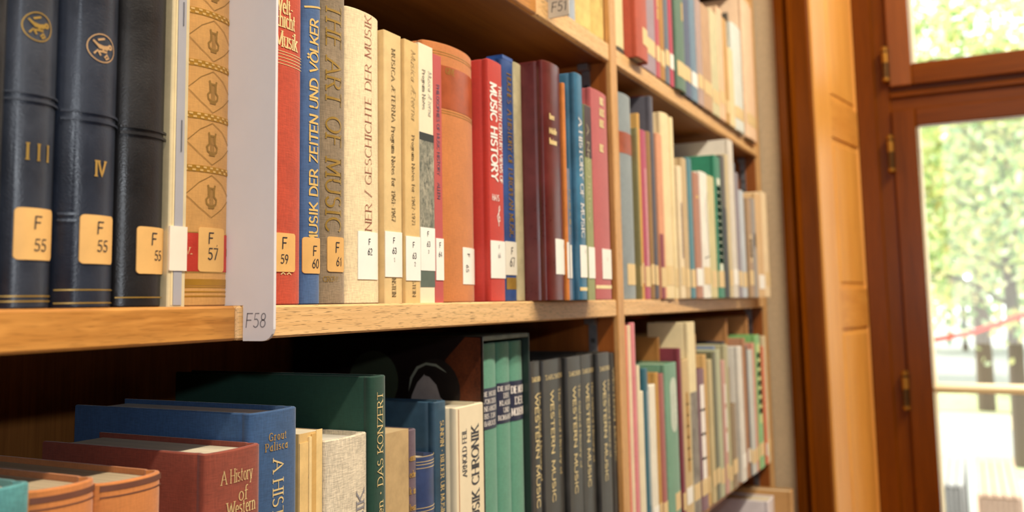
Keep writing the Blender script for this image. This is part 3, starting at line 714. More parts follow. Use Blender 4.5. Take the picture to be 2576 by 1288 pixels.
b55a.plabel(36, 523, 128, 654, HT); b55b.plabel(202, 541, 280, 664, [('F', .5, .62, .24), ('55', .58, .26, .22)])
b55c.plabel(345, 571, 409, 689, [('F', .5, .62, .25), ('55', .66, .30, .2)])
# pamphlet: grey inner folder, staples, tape
gy = paper('#a5a3a8', 0.55, 0.05)
b56.patch(b56.W*0.30, b56.W*0.76, ZB+0.001, b56.zt-0.001, gy, 'folder_spine', 0.0005)
b56.patch(b56.W*0.19, b56.W*0.25, ZB+0.001, b56.zt-0.001, paper('#efd8a8', 0.7, 0.1), 'page_edge', 0.0004)
for py0, py1 in ((60, 0), (380, 300)):
    v0, v1 = b56.uv(445, py0)[1], b56.uv(445, py1)[1]; b56.patch(b56.W*0.56, b56.W*0.60, v0, v1, STEEL, 'staple', 0.0011)
v0, v1 = b56.uv(440, 681)[1], b56.uv(440, 569)[1]; b56.patch(0.0002, b56.W-0.0002, v0, v1, paper('#efe0cd', 0.5, 0.05), 'tape', 0.0012)
# lyre volume
BR = plain('#8f6a2c', 0.5); BRG = plain('#b3822c', 0.4, 0.3)
u57 = 0.5*b57.W
pitch = b57.uv(545, 235)[1]-b57.uv(545, 365)[1]
vc0 = b57.uv(545, 496)[1]
for k in range(6):
    vc = vc0+k*pitch
    h, w = pitch*0.40, b57.W*0.47
    ink_polys(b57, [[(u57, vc+h), (u57+w*0.5, vc+h*0.62), (u57+w*.95, vc+h*0.0), (u57+w*0.5, vc-h*.55), (u57, vc-h), (u57-w*0.5, vc-h*.55), (u57-w*.95, vc), (u57-w*0.5, vc+h*.62), (u57, vc+h)]], BR, 0.0004, 'lozenge')
    s = pitch*0.2
    ly = [[(u57-.42*s, vc+s*1.0), (u57-.34*s, vc+s*.72), (u57-.34*s, vc-.02*s), (u57-.62*s, vc-.3*s), (u57-.55*s, vc-.72*s), (u57-.18*s, vc-.92*s), (u57+.18*s, vc-.92*s), (u57+.55*s, vc-.72*s), (u57+.62*s, vc-.3*s), (u57+.34*s, vc-.02*s), (u57+.34*s, vc+.72*s), (u57+.42*s, vc+s)],
          [(u57-.4*s, vc+.75*s), (u57+.4*s, vc+.75*s)]]
    b57.strokes([(p, s*.2, s*.16) for p in ly]+[([(u57-.28*s, vc-1.05*s), (u57+.28*s, vc-1.05*s)], s*.22, s*.22)], BR, lambda a, c: b57.P(a, c, 0.0004), 'lyre_ornament')
    b57.strokes([([(u57+q*s, vc+.7*s), (u57+q*s, vc-.8*s)], s*.05, s*.05) for q in (-.2, -.07, .07, .2)], BR, lambda a, c: b57.P(a, c, 0.0004), 'lyre_strings')
    vb = vc+pitch*0.5
    o = b57.patch(0.0003, b57.W-0.0003, vb-0.0021, vb+0.0021, BRG, 'gilt_band', 0.0003)
    b57.strokes([([(b57.W*(0.04+0.92*i/15), vb+0.001*(1 if i % 2 else -1)), (b57.W*(0.04+0.92*(i+.55)/15), vb+0.001*(1 if i % 2 else -1))], 0.0012, 0.0012) for i in range(15)], paper('#d7ac68', .6), lambda a, c: b57.P(a, c, 0.0005), 'chequer', o)
vr1, vr0 = b57.uv(545, 590)[1], b57.uv(545, 684)[1]
rb = b57.patch(0.0002, b57.W-0.0002, vr0, vr1, leather('#b8382a', 0.4, 1.0), 'title_band', 0.0004)
b57.lines(vr1+0.0006, GOLD, [(0, 0.0006)]); b57.lines(vr0-0.0006, GOLD, [(0, 0.0006)])
v = b57.uv(500, 640)[1]
b57.text('W.', 0.0012, v, 0.0042, GOLDPALE, style='serif', length=0.0058, eps=0.0007, parent=rb, name='lettering'); b57.text('N', b57.W-0.0045, v, 0.0042, GOLDDARK, style='serif', eps=0.0007, parent=rb, name='lettering')
for py in (704, 722, 734, 745): b57.lines(b57.uv(520, py)[1], BRG, [(0, 0.0009)])
b57.lines(b57.uv(520, 712)[1], BRG, [(0, 0.0032)], name='gilt_band')
b57.plabel(499, 573, 561, 684, [('F', .42, .64, .24), (',', .66, .60, .12), ('57', .5, .28, .25)])
# F 59
def htext(b, t, px, py, size, mat, **k):
    u, v = b.uv(px, py); b.text(t, u, v, size, mat, **k)
htext(b59, 'Welt-', 690, 26, 0.0115, GOLDPALE, style='serif', length=0.0175, weight=.8); htext(b59, 'chicht', 692, 62, 0.0115, GOLDPALE, style='serif', length=0.0195, weight=.8); htext(b59, 'Musik', 692, 112, 0.0115, GOLDPALE, style='serif', length=0.0225, weight=.8)
for py in (134, 141, 149, 157, 165): b59.lines(b59.uv(725, py)[1], GOLDPALE, [(0, 0.00045)])
b59.plabel(686, 586, 741, 684, [('F', .45, .60, .28), ('59', .45, .22, .22)])
o = b59.uv(716, 690); ink_polys(b59, [[(o[0]-.004, o[1]), (o[0]-.002, o[1]+.0012), (o[0], o[1])], [(o[0]+.002, o[1]), (o[0]+.004, o[1]+.0012), (o[0]+.006, o[1])]], GOLDPALE, 0.0009)
# F 60, F 61, F 62
def vtext(b, t, way, fu, py0, py1, size, mat, **k):
    """vertical title: fu = baseline across the spine (0..1), from pixel row py0 (start) to py1 (end)"""
    pm = (b.d['r']+b.d.get('l', b.d['r']-30))/2
    va, vb = b.uv(pm, py0)[1], b.uv(pm, py1)[1]
    return b.text(t, b.W*fu, va, size, mat, way=way, length=abs(vb-va), **k)
YEL = plain('#d9b56a', 0.5)
vtext(b60, 'MUSIK DER ZEITEN UND VÖLKER', 'up', .72, 618, 48, b60.W*.42, YEL, style='bold', weight=.9); ink_polys(b60, [[(b60.W*.1, b60.uv(780, 20)[1]), (b60.W*.9, b60.uv(780, 8)[1])]], YEL, .0015)
b60.plabel(760, 597, 803, 688, [('F', .55, .50, .26), ('60', .6, .16, .24)])
vtext(b61, 'THE ART OF MUSIC', 'down', .16, 20, 585, b61.W*.52, GOLDDARK, style='caps', weight=.9, track=.18)
b61.plabel(822, 596, 863, 684, [('F', .5, .56, .28), ('61', .6, .18, .24)])
htext(b61, 'CROW', 812, 708, 0.0038, GOLDDARK, style='serif', length=0.014)
vtext(b62, 'WERNER / GESCHICHTE DER MUSIK', 'up', .66, 662, 50, b62.W*.2, plain('#9a5444', 0.8), style='serif', weight=.5)
b62.plabel(900, 583, 948, 703, [('F', .5, .73, .12), ('62', .52, .52, .13)], tan=False, style='sans')
# F 63 paperbacks
PR2 = plain('#8a7856', .8)
vtext(b631, 'MUSICA \u00c6TERNA', 'down', .42, 122, 305, b631.W*.2, PR2, style='serif', track=.25); vtext(b631, 'Program Notes for 1961-1967', 'down', .40, 318, 556, b631.W*.2, PR2, style='serif'); vtext(b631, 'NSTEIN', 'down', .40, 700, 746, b631.W*.2, PR2, style='serif')
vtext(b632, 'Musica \u00c6terna', 'down', .45, 125, 300, b632.W*.3, PR2, style='light', slant=.25); vtext(b632, 'Program Notes for 1967-1971', 'down', .45, 340, 566, b632.W*.2, PR2, style='serif'); vtext(b632, 'STEIN', 'down', .45, 705, 746, b632.W*.2, PR2, style='serif')
b631.plabel(963, 583, 1010, 697, [('F', .5, .75, .12), ('63', .52, .52, .13), ('1', .52, .34, .09)], tan=False, style='sans')
b632.plabel(1020, 595, 1056, 706, [('F', .5, .75, .12), ('63', .55, .5, .13), ('2', .58, .33, .09)], tan=False, style='sans')
vtext(b633, 'Musica \u00c6terna', 'down', .62, 180, 292, b633.W*.26, plain('#8b8f96', .7), style='light', slant=.2); vtext(b633, 'Program Notes', 'down', .22, 182, 280, b633.W*.2, plain('#9a958a', .7), style='serif')
PH, nt, b_ = newmat('grey photo print'); n1 = noise(nt, coords(nt, (1, 1, .6)), 260, 5, .7); n2 = noise(nt, coords(nt, (1, 1, 1)), 60, 2)
nt.links.new(mixc(nt, n2, ramp(nt, n1, [(.35, lin('#2e352f')), (.6, lin('#d2c8b0'))]), lin('#5c655b')), b_.inputs['Base Color'])
vt, vb = b633.uv(1070, 335)[1], b633.uv(1070, 572)[1]
b633.patch(.0002, b633.W-.0002, vb, vt, PH, 'photo_print', .0003); b633.patch(.0002, b633.W-.0002, vt-.007, vt, plain('#2f3634', .6), 'photo_print', .0004)
b633.patch(.0002, b633.W-.0002, b633.uv(1075, 722)[1], b633.uv(1075, 680)[1], plain('#5d6a60', .6), 'photo_print', .0003)
b633.plabel(1057, 573, 1094, 681, [('F', .5, .80, .11), ('63', .52, .56, .12), ('3', .52, .40, .08)], tan=False, style='sans')
vtext(b64, 'PHILOSOPHIES OF MUSIC HISTORY', 'down', .35, 214, 440, b64.W*.32, plain('#6a5a70', .7), style='sans'); vtext(b64, 'ALLEN', 'down', .35, 460, 500, b64.W*.32, plain('#6a5a70', .7), style='sans')
b64.plabel(1096, 600, 1116, 705, [('F', .5, .78, .12), ('64', .5, .56, .12)], tan=False, style='sans')
# F 65
vt, vb = b65.uv(1140, 172)[1], b65.uv(1140, 278)[1]
pl = b65.patch(.0004, b65.W-.0004, vb, vt, leather('#a9532f', 0.35, .3), 'title_panel', .0003)
for py in (140, 146, 245, 284, 290): b65.lines(b65.uv(1140, py)[1], GOLDDARK, [(0, .0006)])
htext(b65, 'GIVE', 1120, 185, .006, GOLDDARK, style='serif', length=.014)
u0, v0 = b65.uv(1165, 715); u1, v1 = b65.uv(1194, 628)
lb = b65.patch(u0, min(u1, b65.W-.0003), v0, v1, WHITELABEL, 'call_number_label', .0005, tilt=.0)
b65.text('F', u0+.009, v1-.006, .006, INK, way='down', style='hand', eps=.0008, name='call_number', parent=lb); b65.text('65', u0+.006, v1-.017, .006, INK, way='down', style='hand', eps=.0008, name='call_number', parent=lb)
# F 66, F 67
WI = WHITEINK
vtext(b66, 'MUSIC HISTORY', 'down', .12, 208, 452, b66.W*.40, WI, style='bold', weight=.9); vtext(b66, 'TWENTIETH CENTURY VIEWS OF', 'down', .66, 208, 456, b66.W*.24, WI, style='sans')
htext(b66, 'HAYS', 1238, 503, .006, WI, style='sans', length=.014)
u, v = b66.uv(1254, 545); s = .006
ink_polys(b66, [[(u, v-1.6*s), (u+.1*s, v+1.6*s), (u+.4*s, v+1.9*s), (u+.5*s, v+1.3*s), (u-.5*s, v), (u-.2*s, v-.9*s), (u+.5*s, v-.7*s), (u+.4*s, v), (u, v-.2*s)]], WI, .0011, 'clef_ornament')
b66.plabel(1233, 606, 1270, 700, [('F', .5, .78, .1), ('66', .5, .55, .12)], tan=False, style='sans', ink=plain('#8a8a90', .8))
vtext(b67, 'HUGHES  A HISTORY OF EUROPEAN MUSIC', 'down', .35, 190, 598, b67.W*.38, GOLDDARK, style='serif', weight=.7)
b67.plabel(1270, 608, 1300, 692, [('F', .5, .62, .2), ('67', .5, .26, .26)], tan=False, mat=paper('#e6e1d2', .6, .04))
b67.patch(.002, b67.W-.002, b67.uv(1280, 728)[1], b67.uv(1280, 698)[1], GOLDDARK, 'publisher_block', .0003)
# maroon and its neighbours
def rows_of(b, px, pys, mat, size, length, t='IIIIII'):
    for py in pys: htext(b, t, px, py, size, mat, style='serif', length=length)
for t, py in (('Reese', 299), ('Middle', 335), ('Renaissance', 361)): htext(b68, t, 1382, py, .006, GOLDPALE, style='bold', length=.016 if len(t) > 5 else .010)
b68.plabel(1397, 602, 1423, 690, [('F', .8, .74, .1)], tan=False, style='sans')
vtext(bsl, 'Noten', 'down', .3, 475, 590, bsl.W*.4, YEL, style='bold')
vtext(bteal, 'A HISTORY OF MUSIC', 'down', .25, 300, 598, bteal.W*.4, WI, style='serif'); bteal.plabel(1459, 617, 1478, 698, [('F', .6, .74, .1)], tan=False, style='sans')
bteal.lines(bteal.uv(1470, 727)[1], GOLDPALE, [(0, .004)])
bsl.plabel(1433, 617, 1442, 700, (), tan=False); bor.plabel(1426, 610, 1433, 700, (), tan=False)
bnew.patch(.0002, bnew.W-.0002, bnew.uv(1490, 400)[1], bnew.zt-.0005, plain('#3a1d1c', .4), 'dark_top_band', .0003)
vtext(bnew, 'A New History', 'down', .3, 318, 560, bnew.W*.34, plain('#e6dfb4', .6), style='serif', weight=.7); bnew.plabel(1480, 622, 1497, 700, (), tan=False)
for py, L in ((262, .012), (290, .016), (318, .014), (380, .012)): htext(brose, 'MUSIC', 1508, py, .0085, GOLDPALE, style='bold', length=L)
brose.plabel(1514, 627, 1538, 702, [('F', .5, .6, .1)], tan=False, style='sans'); brose.lines(brose.uv(1525, 722)[1], GOLDPALE, [(0, .004)])
# worn jacket top of F 67
mb = MB(); mb.prism([(b67.x0+.001, b67.ys+.0006), (b67.x1-.001, b67.ys+.0006), (b67.x1-.001, b67.ys+.02), (b67.x0+.001, b67.ys+.02)], b67.zt, b67.zt+.004)
mb.build('torn_jacket_edge', leather('#27509a', 0.4, 0.3), b67.root, b67.o)

# ------------------------------------------------------------------ marker boards hooked over the shelf edge
def marker(name, label, xb, y_back, y_tip, zs_top, zs_bot, ztop, txt, lu, lz, size, cmat, ink, rc=.009):
    t = .0022
    pts = [(y_back, zs_top), (-.0012, zs_top), (-.0012, zs_bot), (y_tip+rc, zs_bot)]
    pts += [(y_tip+rc-rc*math.sin(math.radians(a)), zs_bot+rc-rc*math.cos(math.radians(a))) for a in (20, 40, 60, 80, 90)]
    pts += [(y_tip, ztop), (y_back, ztop)]
    o = (xb+t/2, (y_back+y_tip)/2, zs_top)
    root = empty(name, o); tag(root, label, 'marker board', 'shelf marker boards')
    mb = MB(); mb.prism(pts, xb, xb+t, axis=0); mb.build('board', cmat, root, o)
    st, L, tk, tn = text_strokes(txt, size, 'hand', .8, None, .12)
    m2 = MB()
    for p, w in st: ribbon(m2, p, tk, tn, lambda a, c: (xb-.0001, lu-a, lz+c))
    m2.build('handwriting', ink, root, o)
xb = atY(608, 790, 0)[0]
marker('marker_board', 'white shelf marker board with pencilled F58 hooked over the shelf edge', xb, .17, atX(688, 790, xb)[1], ZM+.0002, -.0212, .31, 'F58', -.0035, -.0125, .0088, paper('#dcd8da', .5, .02), PENCIL)
xb2 = .930
marker('marker_board', 'grey shelf marker board inked F51 on the upper shelf edge', xb2, .16, atX(1431, 42, xb2)[1], ZU+.0002, .3315, .62, 'F51', atX(1387, 31, xb2)[1], atX(1387, 31, xb2)[2], .0112, paper('#cfc5b4', .6, .05), INK, rc=.003)

# ------------------------------------------------------------------ near bay, upper shelf
GU = 'books on the near upper shelf'
def yu(px): return 40+(px-1432)*0.63
near_up = row([
 dict(label='grey-blue book on the upper shelf right of the F51 marker board', l=1434, r=1450, zt=.57, mat=cloth('#a3aebb', .8, .5), ys=.004),
 dict(label='worn yellow book on the upper shelf, second from the upright', l=1452, r=1489, zt=.6, mat=paper('#e8cd83', .8, .25), ys=.006, kind='hard', bulge=.003),
 dict(label='worn yellow book on the upper shelf pressed against the upright', r=1523, zt=.6, mat=paper('#e3c579', .8, .25), ys=.006, kind='hard', bulge=.003),
], ZU, yu, GU, .006, D0)
for b in near_up[1:]:
    b.patch(.0004, b.W-.0004, ZU+.0003, ZU+.004, plain('#3c352c', .8), 'foot_strip', .0004)  # dark strip along the foot of the spine
    vtext_mat = plain('#b49a5c', .7)
    b.strokes([([(b.W*.62, ZU+.05+.03*i), (b.W*.62, ZU+.065+.03*i)], .0025, .0025) for i in range(5)], vtext_mat, lambda a, c: b.P(a, c, .0004), 'title_lettering')

# ------------------------------------------------------------------ near bay, lower shelf
GL = 'books on the near lower shelf'
ZB2 = ZL+.0003
low = row([
 dict(label='teal cloth book in the bottom left corner with frayed top', l=-60, r=78, ref=1265, zt=atY(70, 1215, .004)[2], mat=cloth('#4f8b8c', .85, 1.2), ys=.004, bulge=.003, depth=.15),
 dict(label='shorter orange volume with brown lines beside teal book', l=82, r=244, ref=1270, top=1207, tx=238, mat=cloth('#c47a40', .8, .6, .1), ys=.008, kind='round', bulge=.007, page='#c3ae8e', depth=.2),
 dict(label='taller orange volume with brown lines, F left of red History book', l=247, r=410, ref=1270, top=1189, tx=406, mat=cloth('#c47a40', .8, .6, .1), ys=.008, kind='round', bulge=.007, page='#c3ae8e', depth=.2),
 dict(label='brick red cloth book lettered A History of in gold', l=522, r=656, ref=1262, top=1117, tx=652, mat=cloth('#8c4230', .8, 1.0, .1), ys=.008, kind='hard', bulge=.003, depth=.158),
 dict(label='tall blue cloth book lettered A HISTORY in gold beside red book', l=632, r=748, ref=1262, top=1024, tx=742, mat=cloth('#365680', .8, 1.0, .08), ys=.018, kind='hard', bulge=.003, depth=.18, page='#e9e4dc'),
 dict(label='yellow paperback with torn spine, beside blue History book', l=751, r=810, ref=1262, top=1083, tx=800, mat=paper('#e3bd7c', .8, .2), ys=.022, kind='paper', depth=.13),
 dict(label='off-white linen book with rounded corners and visible page tops', l=812, r=926, ref=1262, top=1088, tx=922, mat=cloth('#dccfb6', .9, 1.6, .08), ys=.016, kind='hard', bulge=.003, page='#f3ecdc', depth=.13),
 dict(label='tall dark green book lettered DAS KONZERT in gold', r=973, ref=1262, top=944, tx=964, mat=cloth('#1c4235', .8, .6, .08), ys=.014, kind='hard', bulge=.0015, depth=.22),
 dict(label='tan cardboard-covered booklet beside the green concert book', r=1030, ref=1262, top=1080, tx=1020, mat=paper('#c9ac7e', .8, .2), ys=.030, kind='paper', depth=.13, page='#d8bd8f'),
 dict(label='narrow purple-grey book with gold lettering beside tan booklet', r=1051, ref=1262, top=1078, tx=1046, mat=cloth('#6c5a66', .8, .6), ys=.030, depth=.13),
 dict(label='small rounded blue volume with gold double lines on its spine', l=1053, r=1095, ref=1262, top=1143, tx=1090, mat=leather('#36466f', .42, .6), ys=.026, kind='round', bulge=.006, depth=.12),
 dict(label='tall slate-blue book lettered BILDER UR MUSIK behind small blue volume', l=1097, r=1125, ref=1262, top=1008, tx=1115, mat=leather('#34536a', .5, .3), ys=.032, depth=.185, bulge=.001),
 dict(label='cream book lettered MUSIK CHRONIK in black capitals', l=1125, p=1150, r=1220, ref=1262, top=1012, tx=1213, mat=paper('#f2e4c4', .6, .05), kind='hard', bulge=.0005, page='#ece2c8', depth=.17),
], ZB2, 1262, GL, .02, D0)
(t_teal, t_o1, t_o2, t_red, t_blue, t_yel, t_lin, t_grn, t_tan, t_pur, t_sblu, t_dblu, t_chr) = low
t_o2.root['label'] = 'taller orange volume with brown lines beside the brick red book'
BRN = plain('#6b4030', .6)
for b, py, px in ((t_o1, 1245, 180), (t_o2, 1217, 340)):
    v = b.uv(px, py)[1]; b.lines(v, BRN, [(0, .0032), (-.0048, .0008)], u0=.002, name='brown_line')
htext(t_red, 'A History', 556, 1221, .0085, GOLDPALE, style='serif', weight=.45, length=.0275); htext(t_red, 'of', 600, 1260, .0085, GOLDPALE, style='serif', weight=.6); htext(t_red, 'Western', 570, 1301, .0085, GOLDPALE, style='serif', weight=.6, length=.026)
htext(t_blue, 'Grout', 676, 1110, .0052, GOLD, style='serif', track=.3, length=.0175); htext(t_blue, 'Palisca', 668, 1137, .0052, GOLD, style='serif', track=.3, length=.022)
u, v = t_blue.uv(687, 1158); t_blue.text('A HISTORY OF WESTERN MUSIC', u, v, .0105, GOLDPALE, way='down', style='serif', weight=.8, length=.19)
htext(t_yel, 'RENE DUME', 764, 1207, .003, PRINT, style='serif', length=.015); t_yel.patch(t_yel.W*.5, t_yel.W*.68, t_yel.uv(790, 1214)[1]-.0004, t_yel.uv(790, 1214)[1], PRINT, 'rule_line', .0003)
# torn spine of the yellow paperback: loose strips of lining at different depths
for k, (a, c, top, dz, col) in enumerate(((.0, .38, 1110, .0006, '#edc988'), (.38, .5, 1098, .0012, '#f4d79c'), (.5, .72, 1092, .0008, '#d9ae68'), (.72, 1., 1084, .0005, '#efd092'))):
    t_yel.patch(t_yel.W*a+.0002, t_yel.W*c-.0002, ZB2+.001, t_yel.uv(780, top)[1], paper(col, .8, .2), 'torn_strip', dz)
vtext(t_lin, 'MUSIK', 'up', .88, 1420, 1247, t_lin.W*.22, plain('#8f8d92', .8), style='serif')
vtext(t_grn, 'nen * DAS KONZERT', 'up', .68, 1310, 986, t_grn.W*.36, GOLDPALE, style='serif', weight=.85)
for k, t in enumerate(('anni', 'eche', 'k in', 'leau')): htext(t_pur, t, 1030, 1160+42*k, .0055, GOLD, style='serif', length=.0085)
for py in (1147, 1160, 1167, 1176): t_sblu.lines(t_sblu.uv(1075, py)[1], GOLDPALE, [(0, .0005)])
t_sblu.lines(t_sblu.uv(1075, 1276)[1], GOLDPALE, [(0, .0005), (-.003, .0005)])
vtext(t_dblu, 'SUNDIN * BILDER UR MUSIKENS', 'down', .38, 1058, 1330, t_dblu.W*.32, GOLDPALE, style='serif', weight=.8)
vtext(t_chr, 'MUSIK CHRONIK', 'up', .78, 1345, 1076, t_chr.W*.26, plain('#3c4048', .8), style='serif', weight=.85); vtext(t_chr, 'ARNOLD FEIL', 'up', .34, 1198, 1078, t_chr.W*.14, plain('#55575c', .8), style='caps')
t_chr.patch(t_chr.W*.08, t_chr.W*.10, ZB2+.002, t_chr.zt-.002, plain('#c79a78', .7), 'rule_line', .0002)

# slipcase with three green volumes
xs0 = t_chr.x1+.0008; yS = t_chr.ys+.001
xs1 = atY(1340, 1262, yS)[0]; zS = atY(1332, 836, yS)[2]; tS = .0028; dS = .245
so = ((xs0+xs1)/2, yS+dS/2, ZB2)
slip = empty('slipcase', so); tag(slip, 'dark slipcase with a painted portrait on its side holding three green volumes', 'slipcase')
mb = MB(); mb.box((xs0, yS, ZB2), (xs0+tS, yS+dS, zS), .0008); side = mb.build('printed_side', plain('#1d1412', .3, 0, .4), slip, so)
mb = MB(); mb.box((xs1-tS, yS, ZB2), (xs1, yS+dS, zS), .0008); mb.build('side', plain('#23352f', .5), slip, so)
mb = MB(); mb.box((xs0+tS, yS, zS-.005), (xs1-tS, yS+dS, zS), .0008); mb.build('top', paper('#8b998e', .7, .35), slip, so)
mb = MB(); mb.box((xs0+tS, yS, ZB2), (xs1-tS, yS+dS, ZB2+tS), .0006); mb.build('bottom', plain('#23352f', .5), slip, so)
mb = MB(); mb.box((xs0+tS, yS+dS-tS, ZB2+tS), (xs1-tS, yS+dS, zS-tS), .0004); mb.build('back', plain('#23352f', .5), slip, so)
def side_print(poly, mat, name, d):
    """flat print on the left side of the slipcase, given by pixels"""
    q = [atX(px, py, xs0) for px, py in poly]; m = MB()
    n = len(q); vs = [(xs0-d, p[1], p[2]) for p in q]+[(xs0+.0001, p[1], p[2]) for p in q]
    m.add(vs, [tuple(range(n))]+[(i, (i+1) % n, n+(i+1) % n, n+i) for i in range(n)])
    return m.build(name, mat, side, so)
side_print([(1170, 848), (1209, 850), (1209, 1030), (1120, 1030), (1120, 905)], wood('#6b3419', '#3c1b0e', 0, .4), 'print_panelling', .0001)
side_print([(940+62*math.cos(a), 960+78*math.sin(a)) for a in np.linspace(0, 2*math.pi, 24, endpoint=False)], plain('#38402f', .5), 'print_shadow_shape', .00012)
side_print([(1092+66*math.cos(a), 990+88*math.sin(a)) for a in np.linspace(0, 2*math.pi, 28, endpoint=False)], plain('#1a100c', .5), 'print_hair', .00016)
side_print([(1074+40*math.cos(a), 1018+78*math.sin(a)) for a in np.linspace(0, 2*math.pi, 28, endpoint=False)], plain('#a89f9c', .5), 'print_face', .0002)
hb = [(1028, 985), (1032, 950), (1048, 922), (1072, 912), (1098, 916), (1118, 932), (1124, 938), (1096, 922), (1072, 918), (1052, 928), (1038, 952)]
side_print(hb, plain('#8b8f80', .4), 'print_headband', .00024)
side_print([(1030, 1010), (1034, 975), (1052, 945), (1066, 922), (1066, 944), (1050, 962), (1038, 990)], plain('#1a100c', .5), 'print_hair', .00028)
side_print([(1068, 922), (1100, 940), (1116, 975), (1124, 1012), (1108, 1000), (1098, 968), (1080, 948), (1068, 944)], plain('#1a100c', .5), 'print_hair', .00028)
gx = [xs0+tS+.0004, atY(1258, 1262, yS+.006)[0], atY(1292, 1262, yS+.006)[0], xs1-tS-.0006]
greens = []
for i, (lab, tt) in enumerate((('left green volume in the slipcase, navy label ending in BAROCK', ('DIE MUSIK', 'VON DEN', 'ANFÄNGEN'.replace('Ä', 'A'), 'BIS ZUM', 'BAROCK')),
        ('middle green volume in the slipcase, navy label with ROMANTIK', ('DIE MUSIK', 'DER', 'KLASSIK', 'UND', 'ROMANTIK')), ('right green volume in the slipcase, navy label with MODERNE', ('DIE MUSIK', 'DER', 'MODERNE')))):
    b = Book(lab, gx[i], gx[i+1], yS+.005, ZB2+tS+.0004, zS-tS-.0055, cloth('#609a83', .8, .5, .06), 'hard', .215, .0035, group='green volumes in the slipcase')
    b.d = dict(r=1250, l=1225); greens.append(b)
    px = (1236, 1270, 1310)[i]; py0, py1 = ((975, 1078), (962, 1064), (955, 1055))[i]
    v1, v0 = b.uv(px, py0)[1], b.uv(px, py1)[1]
    lb = b.patch(.0004, b.W-.0004, v0, v1, plain('#2b3149', .5), 'title_label', .0004)
    for k, t in enumerate(tt):
        h = (v1-v0)/(len(tt)+.6); st_ = text_strokes(t, h*.62, 'caps', 1.1)[1]; L = min(st_, b.W*.9)
        b.text(t, b.W/2, v1-h*(k+1.1), h*.62, WI, style='caps', weight=1.1, length=L, center=True, eps=.0007, name='lettering', parent=lb)
# black five-volume set and a last thin dark book
BLK = leather('#3c3b39', .42, .3)
ox = row([
 dict(label='black Western Music volume nearest the slipcase, first of its set', l=1343, r=1367, ref=1262, zt=-.066, mat=BLK, ys=.020),
 dict(label='wide black Western Music volume, second of its set', l=1367, p=1375, r=1423, ref=1262, zt=-.066, mat=BLK),
 dict(label='black Western Music volume, third of its set', l=1423, p=1437, r=1470, ref=1262, zt=-.066, mat=BLK),
 dict(label='black Western Music volume, fourth of its set', r=1503, ref=1262, zt=-.066, mat=BLK),
 dict(label='black Western Music volume, fifth of its set', l=1503, p=1516, r=1544, ref=1262, zt=-.066, mat=BLK),
 dict(label='slim black index volume of the set, touching the upright', r=1558, ref=1262, zt=-.068, mat=leather('#1f1d1c', .4, .3)),
], ZB2, 1262, 'black Western Music volumes', .02, dict(depth=.19, bulge=.001))
for i, b in enumerate(ox):
    if i < 5:
        b.text('TARUSKIN', b.W/2, b.zt-.0225, .0048, GOLDPALE, style='caps', weight=1.2, length=b.W*.86, center=True)
        b.text('WESTERN MUSIC', b.W*.30, b.zt-.036, min(.0085, b.W*.34), GOLDPALE, way='down', style='bold', length=.125, weight=.9)
        b.text('The Oxford History of', b.W*.72, b.zt-.034, min(.0055, b.W*.22), GOLDPALE, way='down', style='serif', length=.1)
    else: b.text('WESTERN MUSIC', b.W*.35, b.zt-.02, b.W*.3, GOLDPALE, way='down', style='serif', length=.12)

# ------------------------------------------------------------------ far bay
def C(c): return cloth(c, .8, .6, .1)
def PA(c): return paper(c, .65, .08)
def far_row(items, zb, ref, shelfname, group, ys0, rmp):
    """items: (adjective, short, right px, top px or None, material, kind, options)"""
    names = [it[0] for it in items]; specs = []
    for i, it in enumerate(items):
        desc, r, top, mat, kind, opt = it
        def sh(t):
            out = []
            for w in t.split():
                if w in ('book', 'volume', 'pamphlet', 'portfolio', 'album', 'with'): break
                out.append(w)
            return ' '.join(out[-3:])
        if i == 0: rel = 'right beside the upright'
        elif i == len(items)-1: rel = 'last before the end panel'
        else: rel = 'between %s and %s books' % (sh(names[i-1]), sh(names[i+1]))
        lab = '%s, far %s shelf, %s' % (desc, shelfname, rel)
        if len(lab.replace('-', ' ').split()) > 16: print('LONG', lab)
        d = dict(label=lab, r=r, mat=mat, kind=kind, **opt)
        if top is not None: d['top'] = top
        else: d.setdefault('zt', zb+random.uniform(.2, .245))
        specs.append(d)
    return row(specs, zb, ref, group, ys0, dict(depth=.15, ramp=rmp))
TL = paper('#e8cd98', .6, .08); WL = WHITELABEL
def foot(b, v0, v1, mat, fu0=0.04, fu1=0.96):
    return b.patch(b.W*fu0, b.W*fu1, b.zb+v0, b.zb+v1, mat, 'call_number_label', .0005)
def dashes(b, v0, v1, mat, n=6, fu=.5, w=.35):
    b.strokes([([(b.W*fu, v0+(v1-v0)*i/n), (b.W*fu, v0+(v1-v0)*(i+.6)/n)], b.W*w, b.W*w) for i in range(n)], mat, lambda a, c: b.P(a, c, .0004), 'title_lettering')

